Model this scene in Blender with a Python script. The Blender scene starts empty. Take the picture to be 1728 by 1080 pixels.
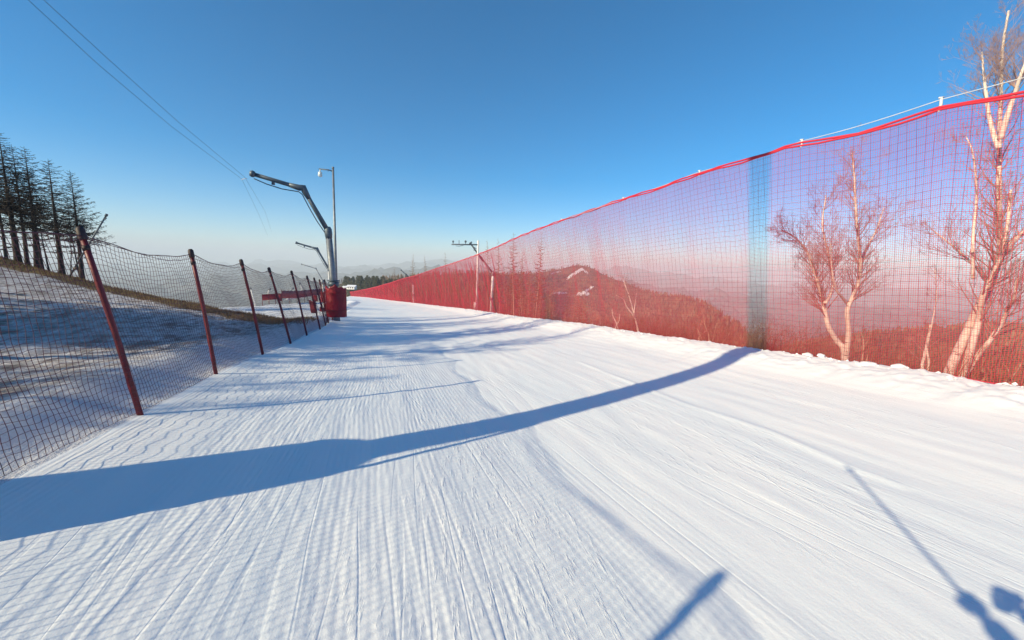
import bpy, math, random
import numpy as np
from math import radians, sin, cos, tan, pi, sqrt, atan2, exp, hypot
from mathutils import Vector, noise

random.seed(7)
C = bpy.context.scene.collection
sc = bpy.context.scene

# ------------------------------------------------------------------ camera
PITCH, ROLL, FPX, W0, H0 = radians(8.1), radians(2.0), 640.0, 1728.0, 1080.0
CAM = Vector((0, 0, 1.4))
F_ = Vector((0, cos(PITCH), -sin(PITCH)))
R0 = Vector((1, 0, 0)); U0 = Vector((0, sin(PITCH), cos(PITCH)))
R_ = cos(ROLL)*R0 + sin(ROLL)*U0
U_ = -sin(ROLL)*R0 + cos(ROLL)*U0

def ray(px, py):
    """direction through a photo pixel, scaled so that y = 1"""
    d = F_ + R_*((px-W0/2)/FPX) - U_*((py-H0/2)/FPX)
    return d/d.y

def at(px, py, Y):
    return CAM + ray(px, py)*Y

def proj(p):
    d = Vector(p) - CAM
    f = d.dot(F_)
    return (W0/2 + FPX*d.dot(R_)/f, H0/2 - FPX*d.dot(U_)/f)

cd = bpy.data.cameras.new('camera'); cam = bpy.data.objects.new('camera', cd); C.objects.link(cam)
cd.sensor_width = 36; cd.lens = 36*FPX/W0; cd.clip_start = 0.02; cd.clip_end = 60000
cam.location = CAM
from mathutils import Matrix
cam.rotation_euler = Matrix((R_, U_, -F_)).transposed().to_euler()
sc.camera = cam

# ------------------------------------------------------------------ light
SUN_AZ, SUN_EL = radians(55), radians(26)          # azimuth the shadows point to
SH = Vector((sin(SUN_AZ), cos(SUN_AZ), 0))          # horizontal shadow direction
w = bpy.data.worlds.new('World'); sc.world = w; w.use_nodes = True
nt = w.node_tree; nt.nodes.clear()
sky = nt.nodes.new('ShaderNodeTexSky'); sky.sky_type = 'NISHITA'; sky.sun_disc = False
sky.sun_elevation = SUN_EL; sky.sun_rotation = radians(180) + SUN_AZ
sky.altitude = 1500; sky.air_density = 1.0; sky.dust_density = 0.8; sky.ozone_density = 4.0
bg = nt.nodes.new('ShaderNodeBackground'); bg.inputs[1].default_value = 0.112
wo = nt.nodes.new('ShaderNodeOutputWorld')
hs = nt.nodes.new('ShaderNodeHueSaturation'); hs.inputs['Saturation'].default_value = 1.44; hs.inputs['Hue'].default_value = 0.492
nt.links.new(sky.outputs[0], hs.inputs['Color']); nt.links.new(hs.outputs[0], bg.inputs[0]); nt.links.new(bg.outputs[0], wo.inputs[0])
ld = bpy.data.lights.new('sun', 'SUN'); ld.energy = 4.6; ld.angle = radians(0.55); ld.color = (1.0, 0.855, 0.58)
lo = bpy.data.objects.new('sun', ld); C.objects.link(lo); lo.location = (-30, -20, 40)
lo.rotation_euler = Vector((SH.x*cos(SUN_EL), SH.y*cos(SUN_EL), -sin(SUN_EL))).to_track_quat('-Z', 'Y').to_euler()
sc.view_settings.view_transform = 'Standard'; sc.view_settings.look = 'None'
sc.view_settings.exposure = 0.56; sc.view_settings.gamma = 1
sc.cycles.use_denoising = True
sc.cycles.max_bounces = 6; sc.cycles.volume_bounces = 2
sc.cycles.transparent_max_bounces = 8

# ------------------------------------------------------------------ materials
class NT:
    def __init__(s, name):
        s.m = bpy.data.materials.new(name); s.m.use_nodes = True
        s.t = s.m.node_tree; s.n = s.t.nodes; s.l = s.t.links
        s.b = s.n['Principled BSDF']
    def node(s, typ, **kw):
        n = s.n.new(typ)
        for k, v in kw.items(): setattr(n, k, v)
        return n
    def link(s, a, b): s.l.new(a, b)
    def inp(s, sock, v):
        if hasattr(v, 'is_output') or isinstance(v, bpy.types.NodeSocket): s.l.new(v, sock)
        else: sock.default_value = v
    def math(s, op, a, b=0.0, c=0.0, clamp=False):
        n = s.node('ShaderNodeMath', operation=op, use_clamp=clamp)
        s.inp(n.inputs[0], a); s.inp(n.inputs[1], b); s.inp(n.inputs[2], c)
        return n.outputs[0]
    def noise(s, vec, scale, detail=3, rough=0.5, dist=0.0):
        n = s.node('ShaderNodeTexNoise'); s.inp(n.inputs['Vector'], vec)
        n.inputs['Scale'].default_value = scale; n.inputs['Detail'].default_value = detail
        n.inputs['Roughness'].default_value = rough; n.inputs['Distortion'].default_value = dist
        return n.outputs[0]
    def ramp(s, fac, lo, hi):
        n = s.node('ShaderNodeMapRange', interpolation_type='SMOOTHSTEP')
        s.inp(n.inputs[0], fac); n.inputs[1].default_value = lo; n.inputs[2].default_value = hi
        return n.outputs[0]
    def mix(s, fac, a, b):
        n = s.node('ShaderNodeMix', data_type='RGBA')
        s.inp(n.inputs[0], fac)
        s.inp(n.inputs[6], a if not isinstance(a, tuple) else (*a, 1)); s.inp(n.inputs[7], b if not isinstance(b, tuple) else (*b, 1))
        return n.outputs[2]
    def xyz(s, x, y, z=0.0):
        n = s.node('ShaderNodeCombineXYZ'); s.inp(n.inputs[0], x); s.inp(n.inputs[1], y); s.inp(n.inputs[2], z)
        return n.outputs[0]
    def attr(s, name): return s.node('ShaderNodeAttribute', attribute_name=name).outputs['Fac']
    def obj(s): return s.node('ShaderNodeTexCoord').outputs['Object']
    def base(s, c, rough=0.7, metal=0.0):
        s.inp(s.b.inputs['Base Color'], c if not isinstance(c, tuple) else (*c, 1))
        s.b.inputs['Roughness'].default_value = rough; s.b.inputs['Metallic'].default_value = metal
    def bump(s, h, dist=1.0, strength=1.0):
        n = s.node('ShaderNodeBump'); s.inp(n.inputs['Height'], h)
        n.inputs['Distance'].default_value = dist; n.inputs['Strength'].default_value = strength
        s.link(n.outputs[0], s.b.inputs['Normal'])

def simple(name, c1, c2=None, scale=8, rough=0.7, metal=0.0, stretch=None, bump=0.0):
    k = NT(name); v = k.obj()
    if stretch:
        mp = k.node('ShaderNodeMapping'); k.link(v, mp.inputs[0]); mp.inputs['Scale'].default_value = stretch; v = mp.outputs[0]
    if c2:
        f = k.noise(v, scale, 5, 0.6)
        k.base(k.mix(k.ramp(f, 0.3, 0.7), c1, c2), rough, metal)
        if bump: k.bump(f, bump)
    else: k.base(c1, rough, metal)
    return k.m

def snow_piste_mat():
    k = NT('groomed_snow')
    uv = k.node('ShaderNodeUVMap', uv_map='st').outputs[0]
    sep = k.node('ShaderNodeSeparateXYZ'); k.link(uv, sep.inputs[0]); s, t = sep.outputs[0], sep.outputs[1]
    mul = lambda a, b: k.math('MULTIPLY', a, b)
    add = lambda a, b: k.math('ADD', a, b)
    wob = k.noise(k.xyz(mul(s, 0.30), mul(t, 0.35)), 1.0, 2)
    tw = add(t, mul(wob, 0.14))
    # corduroy left by the groomer: combed bands, partly rubbed out
    h = None
    for (pitch, head, lo, hi, off, amp) in ((0.050, 0.02, 0.40, 0.54, 3.0, 0.0015), (0.041, -0.05, 0.52, 0.62, 17.0, 0.0013)):
        ph = mul(add(tw, mul(s, head)), 2*pi/pitch)
        cord = k.math('SINE', ph)
        band = k.noise(k.xyz(mul(s, 0.10), mul(t, 1.0), off), 1.0, 3, 0.6)
        msk = mul(k.ramp(band, lo, hi), k.ramp(t, 2.6, 0.6))
        rub = add(0.35, mul(k.noise(k.xyz(mul(s, 1.5), mul(t, 9.0), off), 1.0, 3), 1.2))
        c = mul(mul(mul(cord, msk), rub), amp)
        h = c if h is None else add(h, c)
    # shallow scraped lines left by skis
    for (a, sc_t, sc_s, amp, off) in ((0.03, 4.2, 0.05, 0.0034, 0), (-0.07, 6.0, 0.10, 0.0032, 5), (0.14, 8.0, 0.16, 0.0034, 11)):
        tt = add(tw, mul(s, a))
        nz = k.noise(k.xyz(mul(s, sc_s), mul(tt, sc_t), float(off)), 1.0, 2, 0.5)
        rid = k.math('ABSOLUTE', k.math('SUBTRACT', nz, 0.5))
        cut = k.ramp(rid, 0.035, 0.0)
        m2 = mul(k.ramp(k.noise(k.xyz(mul(s, 0.25), mul(t, 0.7), off+20.0), 1.0, 2), 0.50, 0.64), k.ramp(t, 5.5, 2.5))
        h = k.math('SUBTRACT', h, mul(mul(cut, m2), amp))
    # chopped crust: thin broken flakes lying along the run, near the middle
    cr = k.noise(k.xyz(mul(s, 4.5), mul(add(tw, mul(s, -0.16)), 22.0)), 1.0, 5, 0.62)
    mc = mul(mul(k.ramp(k.noise(k.xyz(mul(s, 0.5), mul(t, 0.8), 40.0), 1.0, 2), 0.42, 0.60), k.ramp(s, 7.5, 3.0)), k.ramp(t, -1.5, 0.8))
    h = add(h, mul(mul(k.ramp(cr, 0.52, 0.70), mc), 0.0075))
    h = add(h, mul(k.noise(k.xyz(mul(s, 9.0), mul(t, 16.0)), 1.0, 4, 0.6), 0.006))
    h = add(h, mul(k.noise(uv, 60.0, 5, 0.7), 0.0034))
    k.bump(h, 1.0, 0.5)
    tint = k.noise(k.xyz(mul(s, 0.3), mul(t, 1.2), 9.0), 1.0, 4)
    k.base(k.mix(k.ramp(tint, 0.35, 0.7), (0.82, 0.855, 0.86), (0.90, 0.905, 0.885)), 0.55)
    k.b.inputs['Specular IOR Level'].default_value = 0.25
    return k.m

def bank_mat():
    k = NT('patchy_snow')
    uv = k.node('ShaderNodeUVMap', uv_map='st').outputs[0]
    mp = k.node('ShaderNodeMapping'); k.link(uv, mp.inputs[0]); mp.inputs['Scale'].default_value = (0.55, 1.5, 1); mp.inputs['Rotation'].default_value = (0, 0, 0.5)
    n1 = k.noise(mp.outputs[0], 1.1, 8, 0.72)
    n2 = k.noise(uv, 6.0, 7, 0.75)
    n3 = k.noise(mp.outputs[0], 4.5, 6, 0.7)
    dirt = k.attr('dirt'); grass = k.attr('grass')
    amt = k.math('MULTIPLY', k.ramp(k.math('ADD', k.math('MULTIPLY', n1, 0.6), k.math('ADD', k.math('MULTIPLY', n2, 0.3), k.math('MULTIPLY', n3, 0.35))), 0.585, 0.70), dirt)
    soil = k.mix(k.ramp(n2, 0.35, 0.65), (0.07, 0.05, 0.04), (0.24, 0.19, 0.15))
    dusty = k.mix(k.math('MULTIPLY', k.ramp(n3, 0.28, 0.55), k.math('MULTIPLY', dirt, 0.9)), (0.80, 0.81, 0.83), (0.50, 0.45, 0.43))
    col = k.mix(k.math('MULTIPLY', amt, 0.9), dusty, soil)
    gcol = k.mix(k.noise(uv, 3.0, 5, 0.7), (0.10, 0.062, 0.025), (0.25, 0.17, 0.07))
    gm = k.ramp(k.math('ADD', grass, k.math('MULTIPLY', k.math('SUBTRACT', n2, 0.5), 0.9)), 0.35, 0.6)
    k.base(k.mix(gm, col, gcol), 0.8)
    k.bump(k.math('ADD', k.math('MULTIPLY', n3, 0.10), k.math('MULTIPLY', n2, 0.05)), 1.0, 1.0)
    return k.m

def forest_floor_mat(name, c1, c2, sc_=0.05, fine=0.6, bump=2.0):
    k = NT(name); v = k.node('ShaderNodeNewGeometry').outputs['Position']
    a = k.noise(v, sc_, 5, 0.6); b = k.noise(v, fine, 5, 0.7)
    col = k.mix(k.ramp(b, 0.3, 0.7), c1, c2)
    col = k.mix(k.math('MULTIPLY', k.ramp(a, 0.45, 0.7), 0.6), col, tuple(min(1, x*1.5) for x in c2))
    snow = k.attr('snow')
    sm = k.ramp(k.math('ADD', snow, k.math('MULTIPLY', k.math('SUBTRACT', b, 0.5), 0.8)), 0.45, 0.6)
    k.base(k.mix(sm, col, (0.8, 0.8, 0.82)), 0.95)
    k.b.inputs['Specular IOR Level'].default_value = 0.1
    k.bump(b, bump)
    return k.m

def birch_mat():
    k = NT('birch_bark'); v = k.obj()
    mp = k.node('ShaderNodeMapping'); k.link(v, mp.inputs[0]); mp.inputs['Scale'].default_value = (5, 5, 26)
    n = k.noise(mp.outputs[0], 1.0, 4, 0.6); n2 = k.noise(v, 3.0, 3)
    c = k.mix(n2, (0.80, 0.68, 0.58), (0.66, 0.54, 0.45))
    c = k.mix(k.ramp(n, 0.60, 0.68), c, (0.07, 0.05, 0.045))
    k.base(c, 0.7); k.bump(n, 0.01)
    return k.m

def net_mat(name, c, rough=0.6):
    k = NT(name); v = k.obj()
    k.base(k.mix(k.noise(v, 2.0, 3), c, tuple(x*0.75 for x in c)), rough)
    return k.m

M = {}
M['piste'] = snow_piste_mat()
M['bank'] = bank_mat()
M['slope'] = forest_floor_mat('brown_forest_floor', (0.055, 0.038, 0.026), (0.16, 0.10, 0.065), 0.15, 2.0, 0.3)
M['hill'] = forest_floor_mat('forested_hill', (0.06, 0.036, 0.022), (0.21, 0.13, 0.07), 0.012, 0.14, 6.0)
M['valley'] = forest_floor_mat('valley_forest', (0.055, 0.042, 0.034), (0.15, 0.11, 0.085), 0.003, 0.03, 12.0)
M['mount'] = forest_floor_mat('mountain_forest', (0.05, 0.05, 0.05), (0.11, 0.10, 0.09), 0.0015, 0.012, 40.0)
M['birch'] = birch_mat()
M['twig'] = simple('birch_twigs', (0.30, 0.18, 0.16), (0.48, 0.32, 0.28), 3)
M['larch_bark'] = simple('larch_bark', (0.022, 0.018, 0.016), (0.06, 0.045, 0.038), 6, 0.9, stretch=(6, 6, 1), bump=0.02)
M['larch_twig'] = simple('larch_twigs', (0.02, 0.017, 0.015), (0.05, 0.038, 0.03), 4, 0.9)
M['wood_bark'] = simple('warm_bark', (0.30, 0.20, 0.14), (0.50, 0.36, 0.26), 6, 0.9, stretch=(6, 6, 1))
M['wood_twig'] = simple('warm_twigs', (0.17, 0.10, 0.05), (0.33, 0.20, 0.11), 4, 0.9)
M['hillwood'] = simple('hillside_twigs', (0.07, 0.042, 0.025), (0.27, 0.165, 0.09), 0.05, 0.95)
M['conifer'] = simple('conifer_needles', (0.045, 0.055, 0.022), (0.11, 0.115, 0.05), 1.2, 0.9)
M['grass'] = simple('dry_grass', (0.12, 0.075, 0.03), (0.27, 0.185, 0.08), 2.0, 0.9)
M['brush'] = simple('dry_brush', (0.17, 0.09, 0.05), (0.36, 0.21, 0.12), 2.0, 0.9)
M['net_red'] = net_mat('red_net', (0.88, 0.03, 0.075))
M['net_cord'] = net_mat('red_net_cord', (0.22, 0.014, 0.05))
M['rope_red'] = net_mat('red_rope', (0.66, 0.02, 0.045))
M['net_dark'] = net_mat('dark_net', (0.10, 0.022, 0.04))
M['post_red'] = simple('dark_red_post', (0.17, 0.008, 0.018), (0.10, 0.006, 0.013), 9, 0.5)
M['cap'] = simple('black_cap', (0.03, 0.012, 0.016), (0.02, 0.01, 0.012), 9, 0.6)
M['pad'] = simple('red_vinyl', (0.34, 0.004, 0.02), (0.22, 0.003, 0.014), 3, 0.5, bump=0.05)
M['pad_dark'] = simple('dark_red_vinyl', (0.28, 0.008, 0.02), (0.17, 0.006, 0.014), 3, 0.5, bump=0.05)
M['steel'] = simple('galvanised_steel', (0.26, 0.28, 0.30), (0.17, 0.19, 0.21), 5, 0.5, 0.4)
M['steel_dark'] = simple('dark_steel', (0.07, 0.10, 0.13), (0.11, 0.14, 0.17), 5, 0.5, 0.3)
M['cable'] = simple('steel_cable', (0.62, 0.64, 0.67), (0.5, 0.52, 0.55), 5, 0.5)
M['cable_dark'] = simple('black_cable', (0.06, 0.08, 0.13), (0.04, 0.06, 0.1), 5, 0.6)
M['white'] = simple('white_paint', (0.80, 0.78, 0.74), (0.70, 0.68, 0.64), 4, 0.5)
M['lamp'] = simple('lamp_cover', (0.75, 0.82, 0.80), (0.6, 0.68, 0.66), 6, 0.3)
M['roof'] = simple('snowy_roof', (0.8, 0.81, 0.84), (0.65, 0.66, 0.7), 2, 0.7)
M['dark'] = simple('dark_glass', (0.03, 0.035, 0.04), (0.05, 0.055, 0.06), 2, 0.3)
M['lump'] = simple('piled_snow', (0.86, 0.85, 0.84), (0.78, 0.79, 0.82), 14, 0.6, bump=0.02)

# ------------------------------------------------------------------ object helpers
def meta(o, label=None, cat=None, group=None, kind=None):
    if label: o['label'] = label
    if cat: o['category'] = cat
    if group: o['group'] = group
    if kind: o['kind'] = kind
    return o

def empty(name, loc, label, cat, group=None):
    o = bpy.data.objects.new(name, None); C.objects.link(o); o.location = loc; o.empty_display_size = 0.2
    return meta(o, label, cat, group)

def link_mesh(name, me, mat, parent=None, loc=None, smooth=True):
    me.materials.append(mat)
    if smooth:
        me.polygons.foreach_set('use_smooth', [True]*len(me.polygons))
    o = bpy.data.objects.new(name, me); C.objects.link(o)
    if parent is not None: o.parent = parent
    if loc is not None: o.location = loc
    return o

class MB:
    """collects tubes, boxes and quads; build() makes ONE mesh; origin is subtracted"""
    def __init__(s): s.v = []; s.f = []
    def tube(s, pts, rad, n=6, cap=True):
        pts = [Vector(p) for p in pts]
        if not hasattr(rad, '__len__'): rad = [rad]*len(pts)
        b0 = len(s.v); prev = None
        for i, p in enumerate(pts):
            d = (pts[min(i+1, len(pts)-1)] - pts[max(i-1, 0)])
            if d.length < 1e-9: d = Vector((0, 0, 1))
            d.normalize()
            if prev is None:
                ref = Vector((1, 0, 0)) if abs(d.x) < 0.8 else Vector((0, 1, 0))
            else: ref = prev
            x = ref - d*ref.dot(d)
            if x.length < 1e-6: x = Vector((0, 1, 0)) - d*d.y
            x.normalize(); y = d.cross(x); prev = x
            for k in range(n):
                a = 2*pi*k/n
                s.v.append(tuple(p + (x*cos(a) + y*sin(a))*rad[i]))
        for i in range(len(pts)-1):
            for k in range(n):
                k2 = (k+1) % n
                s.f.append((b0+i*n+k, b0+i*n+k2, b0+(i+1)*n+k2, b0+(i+1)*n+k))
        if cap:
            s.f.append(tuple(b0+k for k in reversed(range(n))))
            s.f.append(tuple(b0+(len(pts)-1)*n+k for k in range(n)))
        return s
    def box(s, c, size, ax=None):
        """box with centre, full size and optional axes (x,y,z vectors), chamfered a little on the vertical edges"""
        c = Vector(c); X, Y, Z = ax if ax else (Vector((1, 0, 0)), Vector((0, 1, 0)), Vector((0, 0, 1)))
        hx, hy, hz = size[0]/2, size[1]/2, size[2]/2
        ch = min(hx, hy)*0.22
        prof = [(hx-ch, -hy), (hx, -hy+ch), (hx, hy-ch), (hx-ch, hy), (-hx+ch, hy), (-hx, hy-ch), (-hx, -hy+ch), (-hx+ch, -hy)]
        b0 = len(s.v)
        for z in (-hz, hz):
            for (x, y) in prof: s.v.append(tuple(c + X*x + Y*y + Z*z))
        for k in range(8): s.f.append((b0+k, b0+(k+1) % 8, b0+8+(k+1) % 8, b0+8+k))
        s.f.append(tuple(b0+k for k in reversed(range(8)))); s.f.append(tuple(b0+8+k for k in range(8)))
        return s
    def quad(s, a, b, c, d):
        b0 = len(s.v); s.v += [tuple(a), tuple(b), tuple(c), tuple(d)]; s.f.append((b0, b0+1, b0+2, b0+3)); return s
    def tri(s, a, b, c):
        b0 = len(s.v); s.v += [tuple(a), tuple(b), tuple(c)]; s.f.append((b0, b0+1, b0+2)); return s
    def build(s, name, mat, parent=None, origin=None, smooth=True):
        o0 = Vector(origin) if origin is not None else Vector((0, 0, 0))
        me = bpy.data.meshes.new(name)
        me.from_pydata([(a-o0.x, b-o0.y, c-o0.z) for a, b, c in s.v], [], s.f); me.update()
        return link_mesh(name, me, mat, parent, None if parent is not None else o0, smooth)

def fast_mesh(name, V, Fq, mat, parent=None, smooth=True, loc=None):
    me = bpy.data.meshes.new(name)
    V = np.asarray(V, dtype=np.float32); Fq = np.asarray(Fq, dtype=np.int32)
    me.vertices.add(len(V)); me.vertices.foreach_set('co', V.ravel())
    me.loops.add(Fq.size); me.loops.foreach_set('vertex_index', Fq.ravel())
    me.polygons.add(len(Fq)); me.polygons.foreach_set('loop_start', np.arange(0, Fq.size, Fq.shape[1], dtype=np.int32))
    me.update(calc_edges=True); me.validate()
    return link_mesh(name, me, mat, parent, loc, smooth)

def tubes_np(P, r, n=3):
    """P (K,M,3): K polylines with M points -> verts, quads"""
    K, Mn, _ = P.shape
    T = np.gradient(P, axis=1); T /= np.linalg.norm(T, axis=2, keepdims=True)+1e-12
    ref = np.where(np.abs(T[..., 2:3]) < 0.75, np.array([0, 0, 1.0]), np.array([0.6, 0.8, 0.0]))
    X = np.cross(T, ref); X /= np.linalg.norm(X, axis=2, keepdims=True)+1e-12
    Y = np.cross(T, X)
    ang = np.arange(n)*2*pi/n
    V = P[:, :, None, :] + r*(X[:, :, None, :]*np.cos(ang)[None, None, :, None] + Y[:, :, None, :]*np.sin(ang)[None, None, :, None])
    idx = np.arange(K*Mn*n).reshape(K, Mn, n)
    a = idx[:, :-1, :]; b = np.roll(a, -1, axis=2); d = idx[:, 1:, :]; c = np.roll(d, -1, axis=2)
    return V.reshape(-1, 3), np.stack([a, b, c, d], axis=-1).reshape(-1, 4)

def merge(parts):
    Vs, Fs, o = [], [], 0
    for V, Fq in parts: Vs.append(V); Fs.append(Fq+o); o += len(V)
    return np.concatenate(Vs), np.concatenate(Fs)

def grid_obj(name, P, mat, uv=None, attrs=None, kind='structure', close=False):
    """P (n,m,3) -> sheet"""
    n, m, _ = P.shape
    idx = np.arange(n*m).reshape(n, m)
    if close: a = idx[:-1]; b = np.roll(a, -1, axis=1); d = idx[1:]; c = np.roll(d, -1, axis=1)
    else: a = idx[:-1, :-1]; b = idx[:-1, 1:]; c = idx[1:, 1:]; d = idx[1:, :-1]
    Fq = np.stack([a, b, c, d], -1).reshape(-1, 4)
    # orient up
    p = P.reshape(-1, 3); q = Fq[len(Fq)//2]
    if np.cross(p[q[1]]-p[q[0]], p[q[3]]-p[q[0]])[2] < 0: Fq = Fq[:, ::-1]
    o = fast_mesh(name, p, Fq, mat); me = o.data
    if uv is not None:
        l = me.uv_layers.new(name='st')
        vi = np.empty(len(me.loops), dtype=np.int32); me.loops.foreach_get('vertex_index', vi)
        l.data.foreach_set('uv', uv.reshape(-1, 2)[vi].astype(np.float32).ravel())
    for k, val in (attrs or {}).items():
        at_ = me.attributes.new(k, 'FLOAT', 'POINT'); at_.data.foreach_set('value', np.asarray(val, dtype=np.float32).ravel())
    meta(o, kind=kind)
    return o

def sstep(a, b, x):
    x = min(1.0, max(0.0, (x-a)/(b-a))); return x*x*(3-2*x)

def interp(x, tab):
    if x <= tab[0][0]: return tab[0][1]
    for (a, b), (c, d) in zip(tab, tab[1:]):
        if x <= c: return b + (d-b)*(x-a)/(c-a)
    return tab[-1][1]

nz = lambda x, y, z=0.0: noise.noise(Vector((x, y, z)))
def fbm(x, y, z=0.0, o=4):
    v, a, f = 0, 1, 1
    for _ in range(o): v += a*nz(x*f, y*f, z+f); a *= 0.5; f *= 2.03
    return v

# ------------------------------------------------------------------ ground shape
UX, UY = -0.33, 0.944            # downhill heading of the piste
def st(x, y): return x*UX + y*UY, x*UY - y*UX
def xy(s, t): return s*UX + t*UY, s*UY - t*UX

def g0(x, y):
    """bare piste surface"""
    s, t = st(x, y)
    q = abs(t-1.8)
    par = q*q if q < 5.0 else 25 + (q-5.0)*4.0
    k = 0.010*exp(-(max(0, s)/60)**2) + 0.002
    return 1.4 - (1.40 + 0.08*s + 0.12*exp(-(s/14)**2)) + min(par*k, 0.45)

def hit(px, py, g=g0):
    d = ray(px, py); Y = 0.5; last = Y
    while Y < 400:
        p = CAM + d*Y
        if p.z < g(p.x, p.y): break
        last = Y; Y *= 1.02
    lo_, hi_ = last, Y
    for _ in range(30):
        m_ = (lo_+hi_)/2; p = CAM + d*m_
        if p.z < g(p.x, p.y): hi_ = m_
        else: lo_ = m_
    return CAM + d*hi_

# left fence posts: base and top pixel in the photograph
POSTS = [((236, 700), (136, 390)), ((364, 631), (322, 425)), ((443, 597), (407, 441)), ((490, 579), (454, 454)),
         ((517.5, 565), (492, 459)), ((540, 555), (518, 467)), ((549.5, 551), (530, 470)), ((554.5, 547.5), (539, 473)), ((561, 543), (547.6, 473)),
         ((568.5, 539), (558, 474)), ((575, 534.5), (566, 476))]
post_xy = []
for b, t in POSTS:
    p = hit(*b); Y = p.y
    if b[0] > 545: Y = 13.9 + (b[0]-545)*0.235; p = at(b[0], b[1], Y); p.z = g0(p.x, p.y)
    q = at(t[0], t[1], p.y)
    h = q.z - p.z; q = p + (q-p)*(1.92/h) if abs(h-1.92) > 0.25 else q
    post_xy.append((p, q))
for (s, t) in ((2.5, -2.42), (-0.05, -2.40), (-2.4, -2.48), (-4.8, -2.5)):
    x, y = xy(s, t); p = Vector((x, y, g0(x, y))); post_xy.insert(0, (p, p + Vector((-0.34, 0.05, 1.9))))
TL = sorted([st(p.x, p.y) for p, _ in post_xy])
TL = [(-30, -2.5)] + TL + [(TL[-1][0]+10, -2.3), (60, -2.6), (210, -30)]
# right edge, from the net's foot in the photograph
EDGE_PX = [(1728, 661), (1583, 637), (1500, 624), (1430, 615), (1340, 603), (1270, 593), (1180, 579), (1100, 568), (1050, 560), (1000, 551), (950, 545), (900, 539), (860, 534), (830, 529), (800, 524)]
TRt = sorted([st(*hit(*e).xy) for e in EDGE_PX])
s_l, t_l = TRt[-1]
TR = [(-40, 14.0), (-8, 11.0), (-2, 9.9)] + [e for e in TRt if e[0] > -1] + [(s_l+13, t_l-0.75), (s_l+30, t_l-1.9), (s_l+55, t_l-4.6), (s_l+115, t_l-11.2), (s_l+170, t_l-20), (s_l+185, t_l-23)]

# crest of the bank on the left, by bearing; beyond the second line the snow field drops away
CREST = [(-2000, 26), (-400, 24), (0, 22), (136, 21.5), (260, 20), (330, 19), (400, 18), (450, 17.3), (540, 16.6), (575, 16.4), (620, 16)]
BRINK = [(-3000, 30), (-400, 28), (0, 27), (200, 27), (350, 29), (430, 37), (500, 50), (550, 69), (575, 100), (590, 190), (600, 205), (2000, 205)]
def bearing_px(x, y):
    if y < 0.3: return -9999 if x < 0 else 9999
    return W0/2 + FPX*x/y

def ground(x, y):
    s, t = st(x, y)
    z = g0(x, y) if t > -6 else g0(*xy(s, -6.0))
    tl, tr = interp(s, TL), interp(s, TR)
    if t < tl:
        d = tl - t
        b = bearing_px(x, y); yc = interp(b, CREST)
        m_ = 1 - sstep(yc-0.3, yc+4.0, y) if x < 0 else 1
        z = z*1.0 + (0.0088*d*d if d < 24 else 5.07 + (d-24)*0.30)*m_
        z += (0.10*fbm(x*0.35, y*0.35, 3) + 0.04*fbm(x*1.4, y*1.4, 5, 3))*sstep(0.3, 3, d)
        z += 0.18*sstep(0.0, 0.8, d)*(1-sstep(0.8, 2.2, d))      # windrow along the fence
        z += (0.06*m_*sstep(-4.5, -0.8, y-yc)*(1-sstep(0.0, 2.0, y-yc)) - 0.22*sstep(250, 420, b)*sstep(6, 15, y)*(1-sstep(560, 600, b))) if x < 0 and y > 3 else 0
    if y > 8:
        yb = interp(bearing_px(x, y), BRINK)
        if y > yb and x < 2: z -= min(0.45*(y-yb), 60) * sstep(0, 6, y-yb)
    if t > tr:
        d = t - tr
        z -= 0.42*max(0, d-0.25) - 0.0006*min(d, 160)**2
        z += 0.35*fbm(x*0.2, y*0.2, 9)*sstep(1, 6, d)
    return z

def piste(x, y):
    s, t = st(x, y); tr = interp(s, TR)
    z = ground(x, y)
    e = tr - t
    # low ploughed berm along the right edge, lumpy on top
    if e < 1.6:
        l = 0.5 + 0.5*nz(s*1.7, 4.0) ; l2 = nz(s*5.3, 8.0)
        z += (0.04 + 0.09*l + 0.05*l2 + 0.035*nz(s*13, t*6, 2))*sstep(1.6, 0.45, e)*(1 if e > 0.12 else 0.72)
    return z

# ------------------------------------------------------------------ the ground sheets
def build_piste():
    S = [-9.0]
    while S[-1] < 205: S.append(S[-1] + (0.10 if S[-1] < 0.5 else max(0.045, 0.012*abs(S[-1]))))
    n, m = len(S), 230
    tr_ = [(1428, 785), (1300, 728), (1160, 684), (975, 610)]
    trk = [st(*hit(*p).xy) for p in tr_]; trk = sorted(trk)
    P = np.zeros((n, m, 3)); UV = np.zeros((n, m, 2))
    for i, s in enumerate(S):
        tl, tr = interp(s, TL), interp(s, TR)
        for j in range(m):
            f = j/(m-1); f = f if s < 40 else f
            t = tl + (tr-tl)*f
            x, y = xy(s, t); z = piste(x, y)
            ed = sstep(0, 0.4, t-tl)
            z += ed*(0.020*nz(s*0.18, t*0.45, 1) + 0.005*nz(s*0.7, t*1.5, 2))
            if s < 14:
                z += ed*0.007*nz(s*1.1, t*6, 4)
                # a low ridge pushed up by a ski, and two ruts
                if trk[0][0]-0.4 < s < trk[-1][0]: z += 0.012*exp(-((t-interp(s, trk))/0.035)**2)
            P[i, j] = (x, y, z); UV[i, j] = (s, t)
    return grid_obj('snow_piste', P, M['piste'], UV)
build_piste()

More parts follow.
